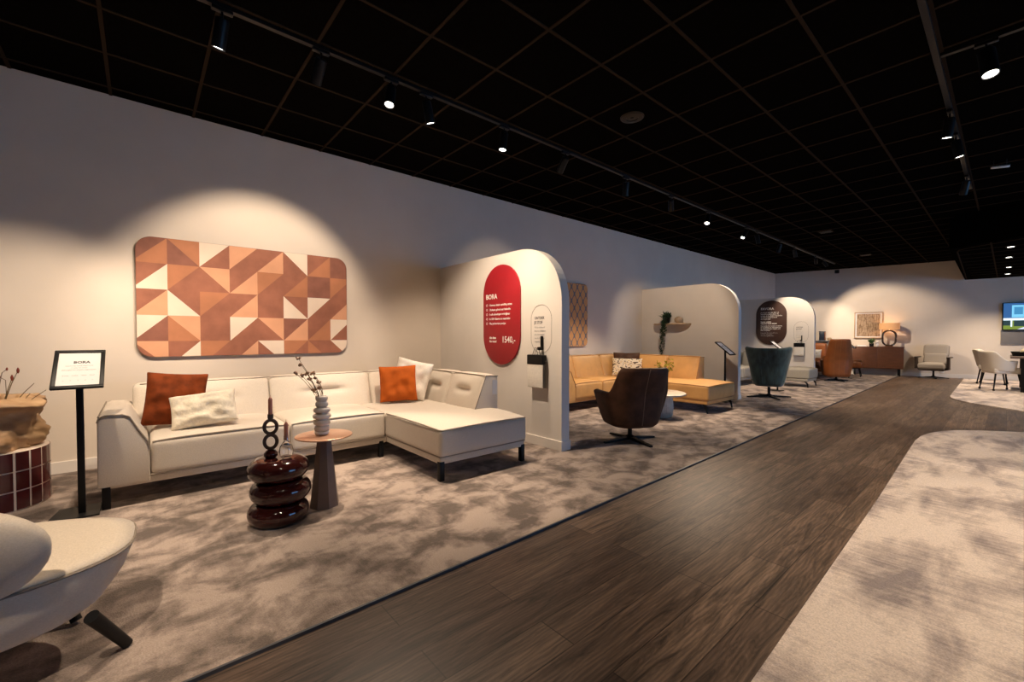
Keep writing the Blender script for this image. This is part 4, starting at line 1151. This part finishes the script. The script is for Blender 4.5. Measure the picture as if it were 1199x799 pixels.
def spray(root, n, rad, h, mleaf, mstem, leaf=0.03, seed=1, droop=0.0):
    rnd = random.Random(seed); bms, bml = NB(), NB()
    for k in range(n):
        a = rnd.uniform(0, 2 * math.pi); r_ = rad * math.sqrt(rnd.random()); hh = h * rnd.uniform(.6, 1)
        b_ = Vector((r_ * math.cos(a), r_ * math.sin(a), hh)); c_ = Vector((r_ * .25 * math.cos(a), r_ * .25 * math.sin(a), hh * .6))
        pts = [Vector((0, 0, 0)).lerp(c_, t / 5).lerp(c_.lerp(b_, t / 5), t / 5) for t in range(6)]
        tube(bms, pts, 0.0022, 5)
        for t in range(2, 6):
            for q in range(3):
                d = Vector((rnd.uniform(-1, 1), rnd.uniform(-1, 1), rnd.uniform(-.4, 1))).normalized(); s_ = d.cross(Vector((rnd.uniform(-1, 1), rnd.uniform(-1, 1), 0.3))).normalized()
                p = pts[t]; L = leaf * rnd.uniform(.6, 1.2)
                V = [bml.verts.new(p), bml.verts.new(p + d * L * .5 + s_ * L * .25), bml.verts.new(p + d * L), bml.verts.new(p + d * L * .5 - s_ * L * .25)]
                bml.faces.new(V)
    link('stems', bms, mstem, root); link('leaves', bml, mleaf, root, smooth=False)
root = thing('flower_spray', 'yellow blossoming branches standing in the amber vase', 'flowers', (-3.36, 5.86, 0.52)); spray(root, 12, 0.20, 0.34, M['yellowleaf'], M['stem'], 0.05, 3)
root = thing('wall_shelf', 'pale oak floating shelf on the second partition', 'shelf', (-4.60, P2Y, 1.43))
bm = NB(); prism(bm, [(-0.40, 0), (0.40, 0), (0.38, -0.10), (0.30, -0.17), (0.18, -0.20), (-0.18, -0.20), (-0.30, -0.17), (-0.38, -0.10)], lambda a, b, d: Vector((a, b - 0.001, d)), 0.0, 0.026, bev=0.004); link('shelf_board', bm, M['oak'], root)
o = link('plant_pot', lathe(NB(), [(0.001, 0), (0.06, 0.0), (0.075, 0.10), (0.078, 0.13), (0.07, 0.13), (0.066, 0.11), (0.001, 0.10)], 24), M['black']); o.location = (-4.69, P2Y - 0.10, 1.4565); tag(o, 'small black pot holding the trailing plant on the oak shelf', 'pot')
root = thing('trailing_plant', 'dark green trailing plant hanging down from the oak shelf', 'plant', (-4.69, P2Y - 0.10, 1.575))
rnd = random.Random(5); bms, bml = NB(), NB()
def leafq(bm_, p, d, L, w):
    s_ = d.cross(Vector((0.3, 0.2, 1))).normalized(); n_ = d.cross(s_) * L * .12
    V = [bm_.verts.new(p), bm_.verts.new(p + d * L * .5 + s_ * w + n_), bm_.verts.new(p + d * L), bm_.verts.new(p + d * L * .5 - s_ * w + n_)]
    bm_.faces.new(V)
for k in range(90):
    d = Vector((rnd.uniform(-1, 1), rnd.uniform(-1, 1), rnd.uniform(-.2, 1))).normalized(); p = Vector((rnd.uniform(-.06, .06), rnd.uniform(-.06, .06), rnd.uniform(-.02, .07))); leafq(bml, p, d, rnd.uniform(.06, .11), .022)
for k in range(9):
    x0 = rnd.uniform(-.08, .10); L_ = rnd.uniform(.25, .78) if x0 < 0.03 else rnd.uniform(.12, .35)
    pts = [Vector((0, 0, 0.02)), Vector((x0 * .8, -0.10, 0.02)), Vector((x0, -0.125, -0.08))]
    st = 10
    for t in range(1, st + 1): pts.append(Vector((x0 + 0.02 * math.sin(t * 1.3 + k) - 0.03 * t / st, -0.125 + 0.012 * math.cos(t + k), -0.08 - L_ * t / st)))
    tube(bms, pts, 0.002, 4)
    for p in pts[2:]:
        for q in range(5):
            d = Vector((rnd.uniform(-1, 1), rnd.uniform(-1, .4), rnd.uniform(-.8, .3))).normalized(); leafq(bml, p + Vector((0, 0, rnd.uniform(-.03, .03))), d, rnd.uniform(.03, .055), .012)
link('stems', bms, M['leaf'], root); link('leaves', bml, M['leaf'], root, smooth=False)
o = link('round_vase', lathe(NB(), [(0.001, 0), (0.04, 0.0), (0.078, 0.035), (0.085, 0.07), (0.07, 0.11), (0.03, 0.132), (0.022, 0.135), (0.02, 0.125), (0.001, 0.10)], 28), M['clay']); o.location = (-4.42, P2Y - 0.10, 1.4565); tag(o, 'round sand coloured vase beside the trailing plant on the shelf', 'vase')

# ------------------------------------------------------------------ far bay by the back wall
def simple_sofa(label, loc, rz, w, m, h=0.96):
    root = thing('sofa', label, 'sofa', loc, rz)
    bm = NB(); softbox(bm, -w / 2, w / 2, -0.42, 0.42, 0.12, 0.28, 0.03, 3); link('base_frame', bm, m, root)
    for s_ in (-1, 1):
        bm = NB(); softbox(bm, s_ * w / 2 - (0.18 if s_ > 0 else 0), s_ * w / 2 + (0 if s_ > 0 else 0.18), -0.42, 0.42, 0.14, 0.60, 0.06, 4); link('armrest', bm, m, root)
        a, b = (0.002, w / 2 - 0.19) if s_ > 0 else (-w / 2 + 0.19, -0.002)
        bm = NB(); softbox(bm, a, b, -0.44, 0.25, 0.27, 0.46, 0.05, 5, bulge(0.03)); link('seat_cushion', bm, m, root)
        bm = NB(); softbox(bm, a, b, 0.16, 0.42, 0.40, h, 0.07, 5, bulge(0.02)); link('back_cushion', bm, m, root)
        for yy in (-0.36, 0.36):
            bm = NB(); tube(bm, [(s_ * (w / 2 - 0.1), yy, 0.13), (s_ * (w / 2 - 0.08), yy, 0.004)], [0.018, 0.012], 8); link('leg', bm, M['black'], root)
    return root
simple_sofa('cognac leather sofa glimpsed past the third partition by the back wall', (-4.30, 15.85, 0), R(0), 1.62, M['cognac'])
cushion('cream cushion on the cognac leather sofa', 0.46, 0.30, 0.13, (-3.95, 15.72, 0.645), (R(-18), R(0), R(0)), M['white_pil'], 8.0)
root = thing('wall_shelf', 'short grey wall shelf above the cognac sofa', 'shelf', bwp(-4.0, 0.002, 1.02), BWA)
bm = NB(); box(bm, -0.32, 0.26, -0.20, 0, 0, 0.03, 0.004); link('shelf_board', bm, M['panelgrey'], root)
bm = NB(); box(bm, -0.24, -0.21, -0.16, 0, -0.14, 0.0, 0.003); box(bm, 0.12, 0.15, -0.16, 0, -0.14, 0.0, 0.003); link('brackets', bm, M['panelgrey'], root)
p = bwp(-4.02, 0.11, 1.0515)
root = thing('lantern', 'dark boxy lantern with an orange side on the grey wall shelf', 'lantern', p, BWA)
bm = NB(); box(bm, -0.09, 0.09, -0.07, 0.07, 0, 0.02, 0.003); box(bm, -0.09, 0.09, -0.07, 0.07, 0.28, 0.30, 0.003); box(bm, -0.08, 0.06, -0.06, 0.06, 0.02, 0.28, 0.004); link('body', bm, mat('navy_lacquer', (0.02, 0.03, 0.05), rough=0.3), root)
bm = NB(); box(bm, 0.06, 0.085, -0.065, 0.065, 0.02, 0.28, 0.003); link('side_panel', bm, M['cognac'], root)
p = bwp(-3.85, 0.11, 1.0515)
o = link('small_pot', lathe(NB(), [(0.001, 0), (0.04, 0.0), (0.062, 0.04), (0.055, 0.085), (0.03, 0.10), (0.001, 0.095)], 20), M['clay']); o.location = (p.x + 0.02, p.y, p.z); tag(o, 'small round clay pot beside the dark lantern', 'pot')
root = thing('ottoman', 'cognac leather ottoman on dark legs before the sideboard', 'ottoman', (-3.02, 15.95, 0), R(6))
bm = NB(); softbox(bm, -0.26, 0.26, -0.22, 0.22, 0.26, 0.47, 0.06, 5, bulge(0.03)); link('seat', bm, M['cognac'], root)
bm = NB(); box(bm, -0.20, 0.20, -0.16, 0.16, 0.235, 0.265, 0.005); link('under_frame', bm, M['black'], root)
for sx in (-1, 1):
    for sy in (-1, 1):
        bm = NB(); tube(bm, [(0.16 * sx, 0.12 * sy, 0.25), (0.21 * sx, 0.17 * sy, 0.004)], [0.016, 0.011], 8); link('leg', bm, M['black'], root)
# sideboard
sbp = bwp(-2.70, 0.27, 0)
root = thing('sideboard', 'long walnut sideboard with slatted doors against the back wall', 'sideboard', sbp, BWA)
bm = NB(); box(bm, -0.60, 0.60, -0.21, 0.23, 0.21, 0.85, 0.006); link('body', bm, M['walnut'], root)
bm = NB(); box(bm, -0.615, 0.615, -0.23, 0.235, 0.85, 0.875, 0.004); link('top_board', bm, M['walnut'], root)
for k in range(2):
    x0 = -0.595 + 0.597 * k
    bm = NB(); box(bm, x0, x0 + 0.59, -0.228, -0.211, 0.225, 0.84, 0.003)
    for q in range(14): box(bm, x0 + 0.02 + q * 0.0405, x0 + 0.043 + q * 0.0405, -0.234, -0.226, 0.235, 0.83, 0.002, 1)
    link('door', bm, M['walnut'], root)
for sx in (-1, 1):
    for sy in (-1, 1):
        bm = NB(); box(bm, sx * 0.52 - 0.016, sx * 0.52 + 0.016, sy * 0.16 - 0.016, sy * 0.16 + 0.016, 0, 0.215, 0.003); link('leg', bm, M['black'], root)
p = bwp(-2.885, 0.004, 1.535)
root = thing('framed_print', 'square framed print of brown line drawing above the sideboard', 'picture', p, BWA)
bm = NB()
for (a, b, c, d) in ((-0.345, 0.345, 0.385, 0.41), (-0.345, 0.345, -0.41, -0.385), (-0.345, -0.32, -0.39, 0.39), (0.32, 0.345, -0.39, 0.39)): box(bm, a, b, -0.045, 0, c, d, 0.003)
link('frame', bm, M['framewood'], root)
bm = NB(); box(bm, -0.325, 0.325, -0.02, -0.004, -0.39, 0.39); link('mount', bm, M['paper'], root, smooth=False)
bm = NB(); box(bm, -0.285, 0.285, -0.022, -0.019, -0.35, 0.355); link('print', bm, M['sketch'], root, smooth=False)
# lamp
lp = bwp(-2.42, 0.25, 0.876)
root = thing('table_lamp', 'table lamp with linen drum shade and dark oval loop base', 'table lamp', lp, BWA)
bm = NB(); lathe(bm, [(0.235, 0.52), (0.24, 0.52), (0.24, 0.71), (0.235, 0.71)], 40, cap=False); link('lamp_shade', bm, M['shade'], root)
bm = NB()
pts = [(a, 0.0, b) for a, b in stadium(0.30, 0.46, 0, 0.258)]
tube(bm, pts, 0.026, 10, closed=True); link('loop_base', bm, M['wenge'], root)
bm = NB(); softbox(bm, -0.10, 0.10, -0.06, 0.06, 0.0, 0.018, 0.005, 2); link('foot', bm, M['walnut'], root)
bm = NB(); tube(bm, [(0, 0, 0.48), (0, 0, 0.60)], 0.008, 8); bmesh.ops.create_uvsphere(bm, u_segments=14, v_segments=10, radius=0.03, matrix=Matrix.Translation((0, 0, 0.64))); link('bulb', bm, mat('warm_bulb', (1, 0.8, 0.6), emit=(1.0, 0.6, 0.28), estr=1.6), root)
ld = bpy.data.lights.new('bulb', 'POINT'); ld.energy = 6; ld.color = (1.0, 0.55, 0.22); ld.shadow_soft_size = 0.05
lo = bpy.data.objects.new('bulb', ld); COL.objects.link(lo); lo.parent = root; lo.location = (0, -0.06, 0.63)
# plant and figurine on the sideboard
pp_ = bwp(-2.82, 0.30, 0.8755)
o = link('plant_pot', lathe(NB(), [(0.001, 0), (0.05, 0), (0.06, 0.09), (0.052, 0.09), (0.05, 0.075), (0.001, 0.07)], 20), M['black']); o.location = pp_; tag(o, 'small dark pot on the sideboard', 'pot')
root = thing('potted_plant', 'small bushy green plant growing in the dark pot on the sideboard', 'plant', pp_ + Vector((0, 0, 0.075))); spray(root, 26, 0.10, 0.14, M['leaf2'], M['leaf'], 0.05, 9)
p = bwp(-2.70, 0.25, 0.8755)
bm = NB(); tube(bm, [(0, 0, 0.006), (0.03, 0, 0.05), (-0.02, 0, 0.10), (0.025, 0, 0.15), (0.07, 0, 0.13)], [0.035, 0.03, 0.03, 0.032, 0.012], 12); lathe(bm, [(0.05, 0.0), (0.05, 0.012), (0.001, 0.014)], 20)
o = link('figurine', bm, M['white'], auto=False); o.location = p; o.rotation_euler = (0, 0, BWA); tag(o, 'small white sculptural figurine beside the lamp on the sideboard', 'figurine')
p = bwp(-3.05, 0.24, 0.8755)
bm = NB(); box(bm, -0.12, 0.12, -0.08, 0.08, 0, 0.02, 0.002); box(bm, -0.10, 0.10, -0.07, 0.07, 0.02, 0.036, 0.002); o = link('book_stack', bm, M['white']); o.location = p; o.rotation_euler = (0, 0, BWA + 0.1); tag(o, 'white book lying flat on the sideboard under the framed print', 'book')

# lounge chair by the back wall
root = thing('lounge_chair', 'greige lounge chair with dark wooden armrests by the back wall', 'lounge chair', (-1.38, 17.02, 0), R(-5))
bm = NB(); softbox(bm, -0.28, 0.28, -0.36, 0.25, 0.27, 0.42, 0.05, 6, bulge(0.03)); link('seat_cushion', bm, M['greige'], root)
bm = NB(); softbox(bm, -0.27, 0.27, -0.07, 0.07, -0.02, 0.32, 0.05, 6, bulge(0.02), mtx=Matrix.Translation((0, 0.27, 0.62)) @ Matrix.Rotation(R(-14), 4, 'X')); link('headrest', bm, M['greige'], root)
bm = NB(); softbox(bm, -0.25, 0.25, -0.07, 0.07, -0.20, 0.20, 0.05, 6, mtx=Matrix.Translation((0, 0.22, 0.50)) @ Matrix.Rotation(R(-14), 4, 'X')); link('backrest', bm, M['greige'], root)
bm = NB(); softbox(bm, -0.27, 0.27, -0.33, 0.27, 0.22, 0.28, 0.03, 3); link('seat_shell', bm, M['wenge'], root)
for s_ in (-1, 1):
    bm = NB(); softbox(bm, s_ * 0.33 - 0.035, s_ * 0.33 + 0.035, -0.28, 0.20, 0.575, 0.61, 0.012, 4); softbox(bm, s_ * 0.33 - 0.03, s_ * 0.33 + 0.03, -0.26, -0.10, 0.27, 0.59, 0.015, 3); box(bm, s_ * 0.33 - 0.02 - 0.05 * s_, s_ * 0.33 + 0.02 - 0.02 * s_, -0.2, 0.1, 0.25, 0.30); link('armrest', bm, M['wenge'], root)
star_base(root, 0.20, 0.32, 4, rot=0.35)
p = bwp(-1.25, 0.0, 0.16)
bm = NB(); box(bm, -0.04, 0.04, -0.012, 0, -0.04, 0.04, 0.004); o = link('wall_socket', bm, M['whiteplastic']); o.location = p; o.rotation_euler = (0, 0, BWA); tag(o, 'white wall socket behind the greige lounge chair', 'socket')

# ------------------------------------------------------------------ dining corner
def dining_chair(label, loc, rz):
    root = thing('dining_chair', label, 'chair', loc, rz, 'off-white dining chairs')
    # faces local +Y
    def Pf(u, v):
        th = -112 + 224 * u; a = R(th)
        t = max(0, min(1, (abs(th) - 50) / 40)); t = t * t * (3 - 2 * t)
        ztop = 0.86 * (1 - t) + 0.66 * t
        sa, ca = math.sin(a), math.cos(a)
        w = 0.25 + 0.03 * v; d = 0.23 + 0.04 * v
        return Vector((w * math.copysign(abs(sa) ** .75, sa), -d * math.copysign(abs(ca) ** .75, ca) - 0.06 * v * max(0, ca), 0.42 + (ztop - 0.42) * v))
    bm = NB(); grid(bm, Pf, 33, 8); link('backrest', bm, M['whitefab'], root, solid=0.05, subsurf=1, auto=False)
    bm = NB(); softbox(bm, -0.24, 0.24, -0.22, 0.27, 0.37, 0.49, 0.04, 5, bulge(0.02)); link('seat', bm, M['whitefab'], root)
    for sx in (-1, 1):
        for sy in (-1, 1):
            bm = NB(); tube(bm, [(0.19 * sx, 0.18 * sy, 0.38), (0.23 * sx, 0.23 * sy, 0.03)], [0.016, 0.012], 8); lathe(bm, [(0.014, 0.0), (0.020, 0.004), (0.020, 0.034), (0.012, 0.04)], 12, (0.23 * sx, 0.23 * sy, 0)); link('leg', bm, M['black'], root)
    return root
dc = dining_chair('nearest off-white upholstered dining chair at the dark table', (-0.10, 14.25, 0.004), R(-62))
c2 = copy_tree(dc); c2.location = (-0.25, 16.0, 0.004); c2.rotation_euler = (0, 0, R(-95)); c2['label'] = 'off-white dining chair half hidden behind the nearest dining chair'
root = thing('dining_table', 'dark dining table on black slab legs', 'table', (0.55, 14.7, 0.004))
bm = NB(); box(bm, -0.52, 0.9, -0.75, 0.9, 0.71, 0.75, 0.006); link('table_top', bm, M['conebrown'], root)
for (a, b) in ((-0.38, -0.22), ):
    bm = NB(); box(bm, -0.37, -0.10, -0.72, -0.60, 0, 0.71, 0.004); link('leg', bm, M['black'], root)
    bm = NB(); box(bm, -0.37, -0.10, 0.62, 0.74, 0, 0.71, 0.004); link('leg', bm, M['black'], root)
    bm = NB(); box(bm, 0.5, 0.8, -0.72, -0.60, 0, 0.71, 0.004); link('leg', bm, M['black'], root)
root = thing('tray', 'dark tray with raised rim on the dining table', 'tray', (0.34, 14.65, 0.7545))
bm = NB(); prism(bm, rrect(0.56, 0.5, 0.06), lambda a, b, d: Vector((a, b, d)), 0.0, 0.012); link('tray_base', bm, M['black'], root)
bm = NB(); tube(bm, [(a, b, 0.085) for a, b in rrect(0.60, 0.54, 0.06)], 0.008, 6, closed=True)
o_ = rrect(0.56, 0.5, 0.06); i_ = rrect(0.60, 0.54, 0.065)
lo_ = [bm.verts.new((a, b, 0.008)) for a, b in o_]; hi_ = [bm.verts.new((a, b, 0.087)) for a, b in i_]
for k in range(len(lo_)): bm.faces.new((lo_[k], lo_[(k + 1) % len(lo_)], hi_[(k + 1) % len(lo_)], hi_[k]))
link('tray_rim', bm, M['black'], root)
bm = NB(); softbox(bm, -0.20, 0.2, -0.12, 0.12, 0, 0.13, 0.055, 5, lambda u, v, w, q: Vector((q.x, q.y, q.z + 0.012 * noise.noise(Vector((u * 2, v * 2, 0)))))); o = link('folded_cloth', bm, M['bread'], auto=False); o.location = (0.37, 14.65, 0.768); tag(o, 'rolled cream cloth lying in the dark tray', 'cloth')

# TV on a grey panel
tvx = 0.42
p = bwp(tvx, 0.0, 0)
root = thing('wall_board', 'grey board on the back wall below the television', 'board', p, BWA)
bm = NB(); box(bm, -0.58, 1.0, -0.03, -0.001, 0.97, 1.36, 0.003); link('board_face', bm, M['panelgrey'], root)
root = thing('television', 'wall television showing a bright garden and house picture', 'television', bwp(tvx, 0.03, 0), BWA)
bm = NB(); box(bm, -0.57, 0.75, -0.05, 0.0, 1.36, 2.10, 0.006); link('casing', bm, M['black'], root)
def scr(name, c, s=1.3): return mat(name, tuple(x * .1 for x in c), rough=0.3, emit=c, estr=s, var=0.0)
SM = [scr('screen_sky', (0.03, 0.10, 0.26)), scr('screen_house', (0.18, 0.52, 0.75)), scr('screen_window', (0.05, 0.22, 0.42)), scr('screen_lawn', (0.16, 0.22, 0.03)), scr('screen_path', (0.55, 0.60, 0.72)), scr('screen_tree', (0.02, 0.04, 0.04)), scr('screen_white', (0.75, 0.9, 1.0))]
bm = NB()
def q4(x0, x1, z0, z1, k, d=0):
    v = [bm.verts.new((x, -0.0515 - 0.0003 * d, z)) for x, z in ((x0, z0), (x1, z0), (x1, z1), (x0, z1))]; f = bm.faces.new(v); f.material_index = k
q4(-0.555, 0.735, 1.375, 2.085, 0)
q4(-0.40, 0.30, 1.70, 2.03, 1, 1); q4(-0.36, -0.20, 1.78, 1.98, 2, 2); q4(-0.12, -0.04, 1.72, 1.98, 2, 2); q4(0.06, 0.10, 1.66, 1.95, 5, 2); q4(0.14, 0.22, 1.45, 2.03, 6, 2)
q4(-0.555, 0.735, 1.375, 1.62, 3, 1); q4(-0.555, 0.1, 1.62, 1.68, 6, 2); q4(-0.42, -0.39, 1.45, 1.65, 6, 3); q4(-0.555, -0.42, 1.48, 1.62, 5, 2); q4(-0.36, -0.1, 1.46, 1.62, 5, 3)
v = [bm.verts.new((x, -0.0530, z)) for x, z in ((-0.3, 1.376), (0.735, 1.376), (0.735, 1.60), (0.1, 1.58))]; f = bm.faces.new(v); f.material_index = 4
o = link('screen', bm, SM, root, smooth=False); o['label'] = 'lit screen with blue house and green lawn'
